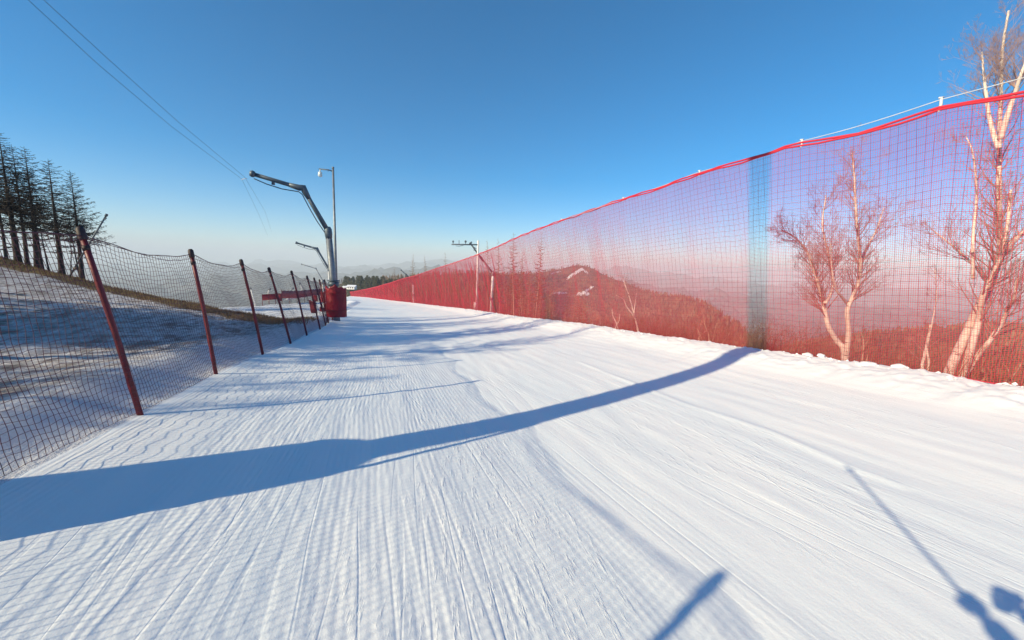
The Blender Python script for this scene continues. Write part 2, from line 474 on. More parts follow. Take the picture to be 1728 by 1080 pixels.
def build_bank():
    S = [-30.0]
    while S[-1] < 205: S.append(S[-1] + max(0.22, 0.016*abs(S[-1])))
    D = [0.0]
    while D[-1] < 62: D.append(D[-1] + max(0.08, 0.022*D[-1]))
    n, m = len(S), len(D)
    P = np.zeros((n, m, 3)); UV = np.zeros((n, m, 2)); dirt = np.zeros((n, m)); grass = np.zeros((n, m))
    for i, s in enumerate(S):
        tl = interp(s, TL)
        for j, d in enumerate(D):
            x, y = xy(s, tl-d)
            P[i, j] = (x, y, ground(x, y)); UV[i, j] = (s, tl-d)
            yc = interp(bearing_px(x, y), CREST)
            if y > 2:
                dd = y-yc
                dirt[i, j] = (1-sstep(-0.2, 0.6, dd))*sstep(0.2, 1.6, d)
                grass[i, j] = sstep(-3.6, -1.8, dd)*(1-sstep(0.6, 1.6, dd))*sstep(0.3, 2.5, d)
            else: dirt[i, j] = sstep(0.3, 2, d)
    return grid_obj('snowy_bank', P, M['bank'], UV, {'dirt': dirt, 'grass': grass})
build_bank()

def build_slope():
    S = [-40.0]
    while S[-1] < 205: S.append(S[-1] + max(0.35, 0.02*abs(S[-1])))
    D = [0.0]
    while D[-1] < 190: D.append(D[-1] + max(0.12, 0.045*D[-1]))
    n, m = len(S), len(D)
    P = np.zeros((n, m, 3)); snow = np.zeros((n, m))
    for i, s in enumerate(S):
        tr = interp(s, TR)
        for j, d in enumerate(D):
            x, y = xy(s, tr+d)
            z = ground(x, y) if d > 0 else piste(x, y)
            P[i, j] = (x, y, z - (0.02 if d == 0 else 0)); snow[i, j] = 1-sstep(0.05, 0.8, d) + 0.25*sstep(0.3, 0.6, fbm(x*0.3, y*0.3, 2))
    return grid_obj('wooded_slope', P, M['slope'], None, {'snow': snow})
build_slope()

def build_valley():
    az = np.linspace(0, 2*pi, 361)[:-1]
    R = np.geomspace(60, 16000, 110)
    P = np.zeros((len(R), len(az), 3))
    for i, r in enumerate(R):
        for j, a in enumerate(az):
            x, y = r*sin(a), r*cos(a)
            z = -75 - 150*sstep(60, 1100, r) + (60*fbm(x/1500, y/1500, 1, 4) + 22*fbm(x/330, y/330, 7, 3))*sstep(120, 900, r)
            P[i, j] = (x, y, z)
    return grid_obj('valley_floor', P, M['valley'], None, None, close=True)
build_valley()

def build_ridge(name, crest, mat, front, nrow, ncol, rough, snowf=None, back=0.25, freq=1.0):
    """a real ridge: crest = [(px, py, distance)], falls toward the viewer over 'front' of its distance and away behind"""
    xs = np.linspace(crest[0][0], crest[-1][0], ncol)
    cy = [(a, b) for a, b, c in crest]; cr = [(a, c) for a, b, c in crest]
    rows = list(np.linspace(-1, 0, nrow)) + list(np.linspace(0, 1, nrow//3))[1:]
    P = np.zeros((len(rows), ncol, 3)); sn = np.zeros((len(rows), ncol))
    for j, px in enumerate(xs):
        py = interp(px, cy); r0 = interp(px, cr)
        d = ray(px, py); hl = hypot(d.x, 1.0); ux, uy = d.x/hl, 1/hl
        top = CAM.z + r0*d.z/hl
        for i, u in enumerate(rows):
            r = r0*(1 + (front if u < 0 else back)*u)
            x, y = ux*r, uy*r
            base = -170 if r0 > 1500 else -95 - 0.04*r0
            if u < 0: f = 1-(-u)**1.15
            else: f = 1-u**1.5
            z = base + (top-base)*f
            e = min(1, abs(u)*5)
            z += rough*r0*(0.06*fbm(x*freq*6/r0, y*freq*6/r0, 2, 5))*(0.12 + 0.88*e)
            P[i, j] = (x, y, z)
            if snowf: sn[i, j] = snowf(px, u, x, y, z)*(0.75+0.5*nz(px*0.25, u*60, 3))
    return grid_obj(name, P, mat, None, {'snow': sn})

far = [(-900, 500, 7000), (-300, 470, 7000), (100, 462, 6800), (250, 462, 6600), (330, 457, 6500), (380, 450, 6400), (425, 447, 6300), (455, 450, 6300), (476, 444, 6200), (500, 450, 6200), (530, 449, 6100),
       (550, 446, 6100), (566, 451, 6000), (600, 452, 6000), (640, 449, 6000), (680, 446, 5900), (720, 441, 5800), (745, 438, 5800), (790, 447, 5800), (840, 455, 5800), (900, 457, 5800), (1000, 456, 5800),
       (1060, 453, 5600), (1100, 460, 5600), (1160, 468, 5500), (1230, 477, 5500), (1300, 485, 5400), (1400, 489, 5200), (1500, 491, 5200), (1600, 497, 5000), (1728, 505, 5000), (2000, 520, 5000), (3200, 600, 5000)]
build_ridge('far_mountains', far, M['mount'], 0.3, 30, 420, 0.35, None, 0.3, 3)
mid = [(-900, 520, 3600), (0, 490, 3400), (330, 478, 3200), (430, 468, 3000), (500, 472, 3000), (560, 466, 2900), (600, 464, 2800), (640, 458, 2800), (690, 456, 2700), (740, 452, 2600), (800, 458, 2600), (900, 470, 2600), (1040, 474, 2600),
       (1120, 492, 2600), (1200, 496, 2600), (1300, 515, 2500), (1420, 519, 2400), (1560, 532, 2300), (1728, 548, 2300), (2100, 580, 2300), (3000, 640, 2300)]
build_ridge('middle_hills', mid, M['mount'], 0.4, 36, 360, 0.45, None, 0.3, 4)

def hill_snow(px, u, x, y, z):
    p = proj((x, y, z)); q = 0
    for (ax, ay, bx, by, wd) in ((935, 495, 962, 493, 2.2), (972, 496, 992, 496, 3.6), (984, 493, 1001, 484, 2.6), (956, 470, 982, 454, 3.2), (982, 454, 992, 461, 2.0), (930, 462, 945, 458, 1.6)):
        L = hypot(bx-ax, by-ay); k = min(1, max(0, ((p[0]-ax)*(bx-ax)+(p[1]-ay)*(by-ay))/L/L))
        dd = hypot(p[0]-ax-k*(bx-ax), p[1]-ay-k*(by-ay))
        q = max(q, 1-sstep(wd*0.5, wd*1.3, dd))
    return q
near = [(560, 482, 420), (640, 474, 420), (700, 468, 430), (780, 462, 480), (840, 463, 560), (900, 462, 700), (930, 458, 800), (955, 451, 880), (975, 447, 900), (990, 450, 890), (1010, 459, 860), (1040, 473, 800), (1080, 489, 720), (1120, 497, 620),
        (1165, 504, 520), (1190, 514, 440), (1215, 530, 370), (1245, 552, 310), (1270, 574, 280), (1300, 596, 260), (1400, 630, 250)]
low = [(1225, 612, 420), (1290, 596, 410), (1350, 582, 400), (1420, 572, 400), (1500, 561, 400), (1580, 554, 400), (1660, 550, 400), (1728, 554, 390), (1900, 562, 380), (2400, 600, 380)]
lower_hill = build_ridge('lower_hillside', low, M['hill'], 0.5, 60, 220, 0.30, None, 0.35, 3)
hill = build_ridge('wooded_hill', near, M['hill'], 0.62, 110, 380, 0.30, hill_snow, 0.3, 3)

# ------------------------------------------------------------------ tall red net on the right
def build_red_net():
    topc = [(560, 496), (592, 493), (620, 487.5), (640, 483), (660, 477), (680, 470), (700, 465.5), (740, 452), (760, 446), (800, 432.5), (842, 416), (860, 407), (900, 390), (918, 384), (950, 372), (1000, 355), (1050, 338), (1115, 318), (1180, 294),
            (1225, 282), (1270, 269), (1300, 260), (1344.6, 245), (1424, 234), (1498, 215.5), (1548, 199), (1583, 180), (1622, 179.6), (1672, 173), (1728, 162), (1900, 130)]
    # foot line
    ctl = [(s, t) for s, t in TR if -4.5 < s < 200]
    ctl.insert(0, (-4.5, interp(-4.5, TR)))
    L = [0.0]; pts = [xy(*ctl[0])]
    dense = []
    s = -4.5
    while s < ctl[-1][0]:
        dense.append(xy(s, interp(s, TR)+0.06)); s += 0.12 if s < 30 else 0.4
    # smooth the foot line
    A = np.array(dense)
    for _ in range(12): A[1:-1] = 0.25*A[:-2] + 0.5*A[1:-1] + 0.25*A[2:]
    seg = np.hypot(*(A[1:]-A[:-1]).T); cum = np.concatenate([[0], np.cumsum(seg)])
    tot = cum[-1]
    base, top, nrm = [], [], []
    for i, (x, y) in enumerate(A):
        z = piste(x, y) - 0.04
        j0, j1 = max(0, i-3), min(len(A)-1, i+3)
        tg = Vector((A[j1][0]-A[j0][0], A[j1][1]-A[j0][1], 0)).normalized()
        nn = Vector((-tg.y, tg.x, 0))          # towards the piste
        px0 = proj((x, y, z))[0] if y > 1.2 else 3000
        h = 4.0
        if 1.2 < y and px0 < 2100:
            for _ in range(12):
                lean = min(1.0, 0.24*h)
                q = Vector((x, y, z+h)) + nn*lean
                if q.y < 0.8: break
                px, py = proj(q); want = interp(px, topc)
                h += (py-want)/FPX*q.y*0.95
                h = min(5.5, max(2.2, h))
        base.append((x, y, z)); nrm.append(nn); top.append(h)
    # nothing measured outside the picture: carry the height on
    vis = [i for i, (x, y, z) in enumerate(base) if y > 2.0 and proj((x, y, z))[0] < 1740]
    for i in range(vis[0]): top[i] = top[vis[0]]
    for i in range(len(top)):
        if base[i][1] > 75: top[i] = 0.9*top[i-1] + 0.1*min(3.6, top[i])
    hs = np.array(top)
    for _ in range(4): hs[1:-1] = 0.25*hs[:-2]+0.5*hs[1:-1]+0.25*hs[2:]
    base = np.array(base); nn = np.array([tuple(v) for v in nrm])
    def at_l(l):
        return (np.stack([np.interp(l, cum, base[:, k]) for k in range(3)], -1), np.interp(l, cum, hs), np.stack([np.interp(l, cum, nn[:, k]) for k in range(3)], -1))
    def surf(l, u):
        """l, u arrays of equal shape"""
        b, h, n = at_l(l)
        lean = np.minimum(1.0, 0.24*h)
        bul = 0.10*np.sin(l*1.9+np.sin(l*0.7)*2)*np.sin(u*pi) + 0.05*np.sin(l*4.7+u*3)*np.sin(u*pi) + 0.025*np.sin(l*9.1-u*5)*np.sin(u*pi)
        p = b + n*(lean*u + bul*0.6)[..., None]
        p[..., 2] += h*u
        return p
    root = empty('safety_net', tuple(surf(np.array([8.0]), np.array([0.0]))[0]), 'tall see-through red safety net along the right edge of the snow run', 'safety net')
    rl = np.array(root.location)
    parts = []
    def weave(l0, l1, cell, r, nseg, skip_h=1):
        ls = np.arange(l0, l1, cell)
        us = np.linspace(0, 1, nseg+1)
        Lg, Ug = np.meshgrid(ls, us, indexing='ij')
        wob = 0.10*cell*np.sin(ls[:, None]*13+Ug*9)
        parts.append(tubes_np(surf(Lg+wob, Ug)-rl, r, 3))
        nh = max(4, int(round(4.0/cell))); hh = (np.arange(nh)+0.5)/nh
        st_ = 0.45 if l0 < 60 else 1.2
        lh = np.arange(l0, l1+st_, st_)
        Ug, Lg = np.meshgrid(hh, lh, indexing='ij')
        parts.append(tubes_np(surf(Lg, Ug)-rl, r, 3))
    weave(0, 75, 0.115, 0.0019, 10)
    weave(75, tot, 0.27, 0.008, 6)
    weave(0, 75, 0.115/4, 0.0019, 8)
    weave(75, tot, 0.135/1.5, 0.0058, 5)
    nq = len(parts[0][1])+len(parts[1][1])
    V, Fq = merge(parts)
    no = fast_mesh('netting', V, Fq, M['net_red'], root)
    no.data.materials.append(M['net_cord'])
    mi = np.zeros(len(Fq), dtype=np.int32); mi[:nq] = 1; no.data.polygons.foreach_set('material_index', mi)
    # thick double top rope and thin foot rope
    ls = np.arange(0, tot, 0.25)
    m = MB()
    for off in (0.0, 0.035):
        p = surf(ls, np.ones_like(ls)) - rl; p[:, 2] += off + 0.012*np.sin(ls*5+off*50)
        m.tube(p, [0.0165*(1 if l < 70 else 1.8) for l in ls], 6)
    m.build('top_rope', M['rope_red'], root)
    p = surf(ls, np.zeros_like(ls)) - rl; p[:, 2] += 0.015
    MB().tube(p, 0.007, 5).build('foot_rope', M['rope_red'], root)
    # support cable that carries the net, with white hooks
    clip_px = [1728+150, 1583, 1344, 1180, 1050, 950, 880]
    lc = []
    for cpx in clip_px:
        k = min(range(len(ls)), key=lambda i: abs(proj(surf(ls[i:i+1], np.ones(1))[0])[0]-cpx) if surf(ls[i:i+1], np.ones(1))[0][1] > 1 else 9e9)
        lc.append(ls[k])
    lc[0] = 0.0
    gap = [0.30, 0.12, 0.07, 0.06, 0.05, 0.05, 0.05]
    cp = []
    for l in np.arange(0, lc[-1], 0.2):
        p = surf(np.array([l]), np.ones(1))[0]; cp.append(p)
    ctl_p = [surf(np.array([l]), np.ones(1))[0]+np.array([0, 0, g]) for l, g in zip(lc, gap)]
    path = []
    for a, b in zip(ctl_p, ctl_p[1:]):
        for f in np.linspace(0, 1, 8)[:-1]: path.append(a+(b-a)*f - np.array([0, 0, 0.03*sin(pi*f)]) - rl)
    path.append(ctl_p[-1]-rl)
    MB().tube(path, 0.006, 5).build('support_cable', M['cable'], root)
    for l, c in zip(lc[1:], ctl_p[1:]):
        t0 = surf(np.array([l]), np.ones(1))[0]
        k = MB(); k.tube([t0-rl-np.array([0, 0, 0.03]), (t0+c)/2-rl+np.array([0.012, 0, 0]), c-rl+np.array([0, 0, 0.03])], [0.012, 0.017, 0.014], 6)
        k.tube([c-rl+np.array([-0.03, 0, 0.02]), c-rl+np.array([0.03, 0, 0.03])], 0.011, 5)
        k.build('hook', M['white'], root)
    return surf, tot
net_surf, net_len = build_red_net()

# ------------------------------------------------------------------ low netting fence on the left
def build_left_fence():
    pts = sorted(post_xy, key=lambda q: st(q[0].x, q[0].y)[0])
    B = np.array([tuple(p) for p, _ in pts]); T = np.array([tuple(q) for _, q in pts])
    # carry on a short way out of frame and past the pad
    last = Vector(post_xy[-1][0])
    sL = np.concatenate([[0], np.cumsum(np.linalg.norm(B[1:]-B[:-1], axis=1))])
    root = empty('netting_fence', tuple(B[4]), 'low dark netting fence on leaning dark red poles along the left edge', 'fence')
    rl = np.array(root.location)
    def surf(l, u):
        b = np.stack([np.interp(l, sL, B[:, k]) for k in range(3)], -1)
        t = np.stack([np.interp(l, sL, T[:, k]) for k in range(3)], -1)
        i = np.clip(np.searchsorted(sL, l)-1, 0, len(sL)-2); f = (l-sL[i])/(sL[i+1]-sL[i])
        sag = 0.10*np.sin(pi*np.clip(f, 0, 1))
        h = 0.955*u - u*sag*0.55
        p = b + (t-b)*h[..., None]
        wv = np.sin(pi*u)*(0.025*np.sin(l*2.1+u*2)+0.012*np.sin(l*5.3+u*6)) + 0.07*(1-u)**2*(0.5+0.5*np.sin(l*1.3))
        p = p + np.array([UY, -UX, 0])*wv[..., None]*1.0
        # hanging rows slump and wave a little
        p[..., 2] += 0.010*np.sin(l*6.1+u*11) * np.sin(pi*u) + 0.05
        return p
    cell = 0.056; tot = sL[-1]
    ls = np.arange(0, tot, cell); us = np.linspace(0, 1, 25)
    Lg, Ug = np.meshgrid(ls, us, indexing='ij')
    Lw = Lg + 0.014*np.sin(Ug*9+Lg*2.3) + 0.008*np.sin(Ug*31+Lg*17)
    parts = [tubes_np(surf(np.clip(Lw, 0, tot), Ug)-rl, 0.0022, 3)]
    nh = 34; hh = np.linspace(0.0, 1, nh)
    lh = np.arange(0, tot, 0.09)
    Ug, Lg = np.meshgrid(hh, lh, indexing='ij')
    Uw = np.clip(Ug + 0.006*np.sin(Lg*19+Ug*40), 0, 1)
    parts.append(tubes_np(surf(Lg, Uw)-rl, 0.0022, 3))
    V, Fq = merge(parts); fast_mesh('netting', V, Fq, M['net_dark'], root)
    m = MB(); lr = np.arange(0, tot, 0.12)
    p = surf(lr, np.ones_like(lr))-rl; p[:, 2] += 0.01*np.sin(lr*7); m.tube(p, 0.0048, 5)
    p2 = surf(lr, np.full_like(lr, 0.985))-rl; p2[:, 2] += 0.03*np.sin(lr*2.6)-0.01; m.tube(p2, 0.003, 5)
    m.build('top_rope', M['net_dark'], root)
    for i, (b, t) in enumerate(zip(B, T)):
        b = Vector(b-rl); t = Vector(t-rl); d = (t-b)
        bend = Vector((0.012, 0, 0))
        pth = [b-d*0.12, b+d*0.25+bend, b+d*0.5+bend*1.5, b+d*0.75+bend, t]
        q = MB().tube(pth, [0.027, 0.027, 0.026, 0.026, 0.025], 10).build('post', M['post_red'], root)
        c = MB(); c.tube([b+d*0.955, b+d*0.962, b+d*1.01, b+d*1.022], [0.034, 0.036, 0.034, 0.02], 10)
        c.tube([b+d*0.90, b+d*0.925], [0.031, 0.031], 10)
        c.build('cap', M['cap'], q)
        # ties that hold the netting on the pole
    return root
build_left_fence()

# ------------------------------------------------------------------ trees
def bez(a, b, sag, n):
    a, b = Vector(a), Vector(b)
    return [a+(b-a)*(i/n)+Vector((0, 0, sag*sin(pi*i/n))) for i in range(n+1)]

def larch_meshes(seed, H, bare=0.3, spread=1.0, dens=1.0, trunk_r=None, bmat='larch_bark', tmat='larch_twig', twig=1.0, fat=1.0):
    rnd = random.Random(seed)
    tr = trunk_r or 0.016*H
    n = 14
    bx, by = rnd.uniform(-1, 1)*0.02*H, rnd.uniform(-1, 1)*0.02*H
    cen = lambda z: Vector((bx*sin(pi*z/H)+0.012*sin(z*2.1+seed), by*sin(pi*z/H*0.8), z))
    t = MB(); zs = [H*i/n for i in range(n+1)]
    t.tube([cen(z)-Vector((0, 0, 0.4 if z == 0 else 0)) for z in zs], [max(0.008, tr*(1-(z/H)**0.9)*(1.25 if z == 0 else 1)) for z in zs], 8)
    c = MB(); z = H*bare*0.6; a = rnd.uniform(0, 6)
    while z < H*0.985:
        f = (z-H*bare*0.6)/(H*(1-bare*0.6))
        L = spread*H*0.20*((1-f)**0.75*0.92+0.08)*rnd.uniform(0.55, 1.15)
        if z < H*bare: L *= 0.45; 
        if z > H*bare or rnd.random() < 0.35:
            a += 2.4+rnd.uniform(-0.5, 0.5)
            d = Vector((cos(a), sin(a), 0)); rise = L*(0.22*f+rnd.uniform(-0.16, 0.08))
            p0 = cen(z); p1 = p0+d*L+Vector((0, 0, rise))
            path = bez(p0, p1, -L*0.10, 4); path[-1].z += L*0.07
            r0 = (0.0016*H*(1-0.6*f)+0.003)*fat
            c.tube(path, [r0, r0*0.75, r0*0.55, r0*0.4, r0*0.2], 4, False)
            nt_ = int((3+L*7)*twig)
            for k in range(nt_):
                g = rnd.uniform(0.2, 1.0); q = path[0].lerp(path[-1], g)+Vector((0, 0, -L*0.08*sin(pi*g)))
                sd = Vector((-d.y, d.x, 0))*rnd.choice((-1, 1))
                l2 = L*rnd.uniform(0.12, 0.34)*(1.1-0.5*g)
                e = q+(sd*rnd.uniform(0.3, 1)+d*rnd.uniform(0.1, 0.7)+Vector((0, 0, rnd.uniform(-0.6, 0.35)))).normalized()*l2
                mm = q.lerp(e, 0.5)+Vector((0, 0, -0.06*l2))
                c.tube([q, mm, e], [r0*0.42, r0*0.34, r0*0.15], 3, False)
                for _ in range(2 if twig > 0.8 else 1):
                    e2 = mm+Vector((rnd.uniform(-1, 1), rnd.uniform(-1, 1), rnd.uniform(-0.8, 0.5))).normalized()*l2*0.5
                    c.tube([mm, e2], [r0*0.3, r0*0.14], 3, False)
        z += H*0.0125/dens*rnd.uniform(0.6, 1.4)
    tm = bpy.data.meshes.new('trunk'); tm.from_pydata(t.v, [], t.f); tm.materials.append(M[bmat])
    cm = bpy.data.meshes.new('crown'); cm.from_pydata(c.v, [], c.f); cm.materials.append(M[tmat])
    for me in (tm, cm): me.polygons.foreach_set('use_smooth', [True]*len(me.polygons)); me.update()
    return tm, cm

def place_tree(name, meshes, loc, scale, rz, label, cat='tree', group=None, lean=(0, 0)):
    r = empty(name, loc, label, cat, group)
    r.rotation_euler = (lean[0], lean[1], rz)
    sc_ = scale if hasattr(scale, '__len__') else (scale,)*3
    r.scale = sc_
    for nm, me in zip(('trunk', 'crown'), meshes):
        o = bpy.data.objects.new(nm, me); C.objects.link(o); o.parent = r
    return r

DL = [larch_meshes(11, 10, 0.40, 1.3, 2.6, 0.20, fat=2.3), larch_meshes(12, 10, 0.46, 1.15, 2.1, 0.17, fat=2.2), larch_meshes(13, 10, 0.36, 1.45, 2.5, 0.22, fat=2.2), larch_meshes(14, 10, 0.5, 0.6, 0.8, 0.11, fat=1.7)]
left_trees = [ # base px, top px, depth, prototype, width, label
    ((-8, 438), (-34, 225), 22.5, 0, 1.0, 'dark larch cut by the left picture edge, outermost of the row on the bank'),
    ((12, 440), (-14, 262), 24.0, 1, 0.9, 'slim dark trunk just inside the left picture edge behind the netting'),
    ((31, 443), (3, 221), 21.8, 0, 1.05, 'tallest dark larch of the row on the bank, nearest the left picture edge'),
    ((47, 448), (16, 243), 22.5, 1, 0.9, 'straight dark larch right behind the tallest one on the left bank'),
    ((62, 451), (22, 243), 22.0, 2, 0.8, 'dark larch with long upswept side branches, third full trunk from the left'),
    ((71, 452), (43, 280), 23.0, 1, 0.9, 'dark larch with dense bushy top in the middle of the left row'),
    ((84, 456), (62, 325), 22.5, 3, 0.9, 'short thin sapling between two thick dark larches on the left bank'),
    ((105, 462), (74, 268), 21.6, 2, 1.0, 'thick black larch with a full rounded top, standing a little apart on the left bank'),
    ((116, 462), (92, 352), 23.0, 3, 0.8, 'thin bare pole-like young larch close beside the thick black one'),
    ((139, 472), (114, 286), 21.8, 2, 0.85, 'last larch of the left row, loose feathery branches, behind the first red pole'),
    ((136, 470), (112, 322), 22.6, 3, 0.8, 'slender young larch leaning against the last larch of the left row'),
]
for i, (b, t, Y, k, wd, lab) in enumerate(left_trees):
    p = at(b[0], b[1], Y); z = ground(p.x, p.y); p.z = min(z, p.z) - 0.05
    q = at(t[0], t[1], Y); H = q.z-p.z
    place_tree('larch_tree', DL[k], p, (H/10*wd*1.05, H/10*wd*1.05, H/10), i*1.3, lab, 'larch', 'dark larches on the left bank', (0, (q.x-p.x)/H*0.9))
# more of the same wood behind the camera on the left: it shades the near part of the run
rr = random.Random(5)
for i in range(52):
    s_ = rr.uniform(-15, 13.5) if i < 46 else rr.uniform(4, 17); t_ = -rr.uniform(10.5, 15.5) if i < 30 else -rr.uniform(13, 22)
    x, y = xy(s_, t_)
    if y > 0.66*abs(x): continue
    H = (6.3 if i < 30 else 8.0)*rr.uniform(0.75, 1.05)*(0.52 if s_ < 2 else 0.9)
    place_tree('larch_tree', DL[i % 3], (x, y, ground(x, y)-0.1), (H/10*1.25, H/10*1.25, H/10), i*2.1, 'dark bare larch on the bank to the left, outside the picture', 'larch', 'larches beside the camera')

for i, (s_, t_) in enumerate([(5.5, -13.5), (8.0, -15.5), (9.5, -13.0), (11.5, -16.5), (13.0, -14.5), (15.0, -18.5), (16.5, -20.5), (12.0, -20.0), (7.0, -18.5)]):
    x, y = xy(s_, t_)
    if y > 0.66*abs(x): continue
    H = rr.uniform(8.6, 10.8)
    place_tree('larch_tree', DL[i % 2], (x, y, ground(x, y)-0.1), (H/10*0.85, H/10*0.85, H/10), i*1.9, 'tall dark bare larch on the bank to the left, outside the picture', 'larch', 'larches beside the camera')

# woods behind the red net
RL = [larch_meshes(s, 10, b, sp, 1.0, tr_, 'wood_bark', 'wood_twig', 0.9, 2.6) for s, b, sp, tr_ in ((21, 0.25, 0.9, 0.13), (22, 0.35, 0.75, 0.11), (23, 0.2, 1.05, 0.14), (24, 0.4, 0.6, 0.09))]
netY = [(560, 170), (620, 100), (660, 68), (700, 48), (740, 36), (780, 29), (806, 26), (860, 19.5), (900, 17), (950, 14.7), (1000, 13), (1050, 11.6), (1100, 10.6), (1180, 9.3), (1270, 8.2), (1430, 7.0), (1583, 6.0), (1728, 5.5)]
right_trees = [
    ((868, 545), (867, 392), 1.16, 0, 1.0, 'tall brown larch with a bright trunk, thicker of the close pair behind the red net'),
    ((876, 545), (877, 424), 1.20, 1, 1.0, 'shorter brown larch tucked beside the bright trunk behind the red net'),
    ((902, 548), (903, 391), 1.22, 0, 0.8, 'single slim larch between the close pair and the snow-streaked hilltop'),
    ((751, 530), (744, 424), 1.10, 3, 1.0, 'thin bare larch leaning left, its tip poking above the net left of the utility pole'),
    ((719, 522), (716, 431), 1.18, 1, 0.8, 'small larch with tufted tip above the net, second left of the utility pole'),
    ((697, 521), (694, 428), 1.22, 2, 0.7, 'faint feathery larch standing just behind the far snow gun arm'),
    ((664, 515), (661, 452), 1.25, 2, 1.1, 'low bushy larch at the end of the dark conifer grove'),
    ((822, 535), (820, 404), 1.35, 3, 1.0, 'thin faint larch tip right of the utility pole above the net'),
    ((838, 535), (838, 402), 1.42, 1, 0.8, 'faint larch with a straight bare tip, next but one right of the utility pole'),
    ((843, 535), (845, 468), 1.10, 3, 1.0, 'short pale sapling between snow gun pole and close pair of larches'),
    ((822, 530), (823, 492), 1.05, 3, 1.0, 'short bare stem at the foot of the snow gun pole behind the net'),
]
def slope_loc(px, py, Y):
    p = at(px, py, Y); p.z = min(ground(p.x, p.y), p.z+0.5) - 0.1
    return p
for i, (b, t, k, pr, wd, lab) in enumerate(right_trees):
    Y = interp(b[0], netY)*k
    p = slope_loc(b[0], b[1], Y); q = at(t[0], t[1], Y); H = q.z-p.z
    place_tree('larch_tree', RL[pr], p, (H/10*wd*0.9, H/10*wd*0.9, H/10), i*1.7, lab, 'larch', 'larches behind the red net', (0, (q.x-p.x)/H))
rr = random.Random(31)
n_w = 0
for i in range(900):
    s = rr.uniform(14, 150); d = rr.uniform(1.8, 30)
    x, y = xy(s, interp(s, TR)+d); z = ground(x, y)
    px, py = proj((x, y, z))
    if not (600 < px < 985): continue
    # keep tops near the skyline of the wood
    sky_y = interp(px, [(600, 482), (660, 470), (740, 452), (800, 446), (860, 446), (920, 466), (985, 490)]) + rr.uniform(-6, 30)
    top = at(px, sky_y, y); H = top.z-z
    if not (3.0 < H < 15): continue
    place_tree('larch_tree', RL[rr.randrange(4)], (x, y, z-0.15), (H/10*rr.uniform(0.8, 1.2),)*2+(H/10,), rr.uniform(0, 6), 'bare brown larch in the thick woods behind the far red net', 'larch', 'woods behind the red net', (rr.uniform(-.03, .03), rr.uniform(-.03, .03)))
    n_w += 1
    if n_w >= 170: break

def branch(c, rnd, p, d, L, r, lev, maxlev, up=0.25):
    """recursive twiggy limb; c collects the tubes"""
    n = 4; pts = [p]; rad = [r]; dd = d.normalized()
    for i in range(n):
        dd = (dd + Vector((rnd.uniform(-1, 1), rnd.uniform(-1, 1), rnd.uniform(-1, 1)))*0.16 + Vector((0, 0, up*0.16))).normalized()
        pts.append(pts[-1]+dd*L/n); rad.append(max(0.0011, r*(1-0.8*(i+1)/n)))
    c.tube(pts, rad, 5 if lev == 0 else 3, False)
    if lev >= maxlev: return
    k = rnd.randint(2, 4) if lev else rnd.randint(4, 6)
    for i in range(k):
        g = rnd.uniform(0.25, 1.0); j = min(n-1, int(g*n)); q = pts[j].lerp(pts[j+1], g*n-j)
        ax = (pts[j+1]-pts[j]).normalized()
        sd = ax.cross(Vector((rnd.uniform(-1, 1), rnd.uniform(-1, 1), rnd.uniform(-1, 1)))).normalized()
        nd = ax*rnd.uniform(0.55, 0.9)+sd*rnd.uniform(0.4, 0.75)
        branch(c, rnd, q, nd, L*rnd.uniform(0.4, 0.62)*(1.15-0.4*g), max(0.0012, rad[j]*0.5), lev+1, maxlev, up)

def smooth_path(pts, n):
    """Catmull-Rom through pts"""
    P_ = [pts[0]*2-pts[1]]+list(pts)+[pts[-1]*2-pts[-2]]
    out = []
    for i in range(1, len(P_)-2):
        a, b, c, d = P_[i-1:i+3]
        for k in range(n):
            t = k/n
            out.append(0.5*((2*b)+(c-a)*t+(2*a-5*b+4*c-d)*t*t+(3*b-a-3*c+d)*t**3))
    out.append(pts[-1]); return out

def birch(label, Y, stems, seed, limbs, group=None, name='birch_tree', cat='birch', tmat='twig', stem_mat='birch', sunk=0.6, maxlev=2, limb_len=1.0, up=0.25):
    """stems: list of (pixel polyline, start width px, end width px, depth shift)"""
    rnd = random.Random(seed)
    b0 = stems[0][0][0]; o = at(b0[0], b0[1], Y)
    g = ground(o.x, o.y); o.z = min(g, o.z)
    root = empty(name, o, label, cat, group)
    c = MB(); lim = MB()
    for (pl, w0, w1, dz) in stems:
        nn = len(pl)
        pts = [at(px, py, Y+dz*i/(nn-1)+(0.0 if i == 0 else rnd.uniform(-.06, .06)))-o for i, (px, py) in enumerate(pl)]
        if abs(pl[0][1]-b0[1]) < 25: pts.insert(0, pts[0]+(pts[0]-pts[1]).normalized()*sunk)
        path = smooth_path(pts, 6); N = len(path)
        r = [(w0+(w1-w0)*(i/(N-1))**0.9)*0.5/FPX*Y for i in range(N)]
        c.tube(path, [x*(1+0.06*sin(i*2.3)) for i, x in enumerate(r)], 10)
        nb = int(limbs*N/24)
        for k in range(nb):
            g_ = rnd.uniform(0.30, 1.0)**0.7; j = min(N-2, int(g_*(N-1)))
            ax = (path[j+1]-path[j]).normalized()
            sd = ax.cross(Vector((rnd.uniform(-1, 1), rnd.uniform(-1, 1), rnd.uniform(-.3, .3)))).normalized()
            L = limb_len*rnd.uniform(0.5, 1.15)*(1.25-0.75*g_)
            branch(lim, rnd, path[j], ax*rnd.uniform(0.5, 0.9)+sd*rnd.uniform(0.45, 0.8), L, max(0.003, r[j]*0.30), 0, maxlev, up)
    c.build('trunk', M[stem_mat], root); lim.build('branches', M[tmat], root)
    return root

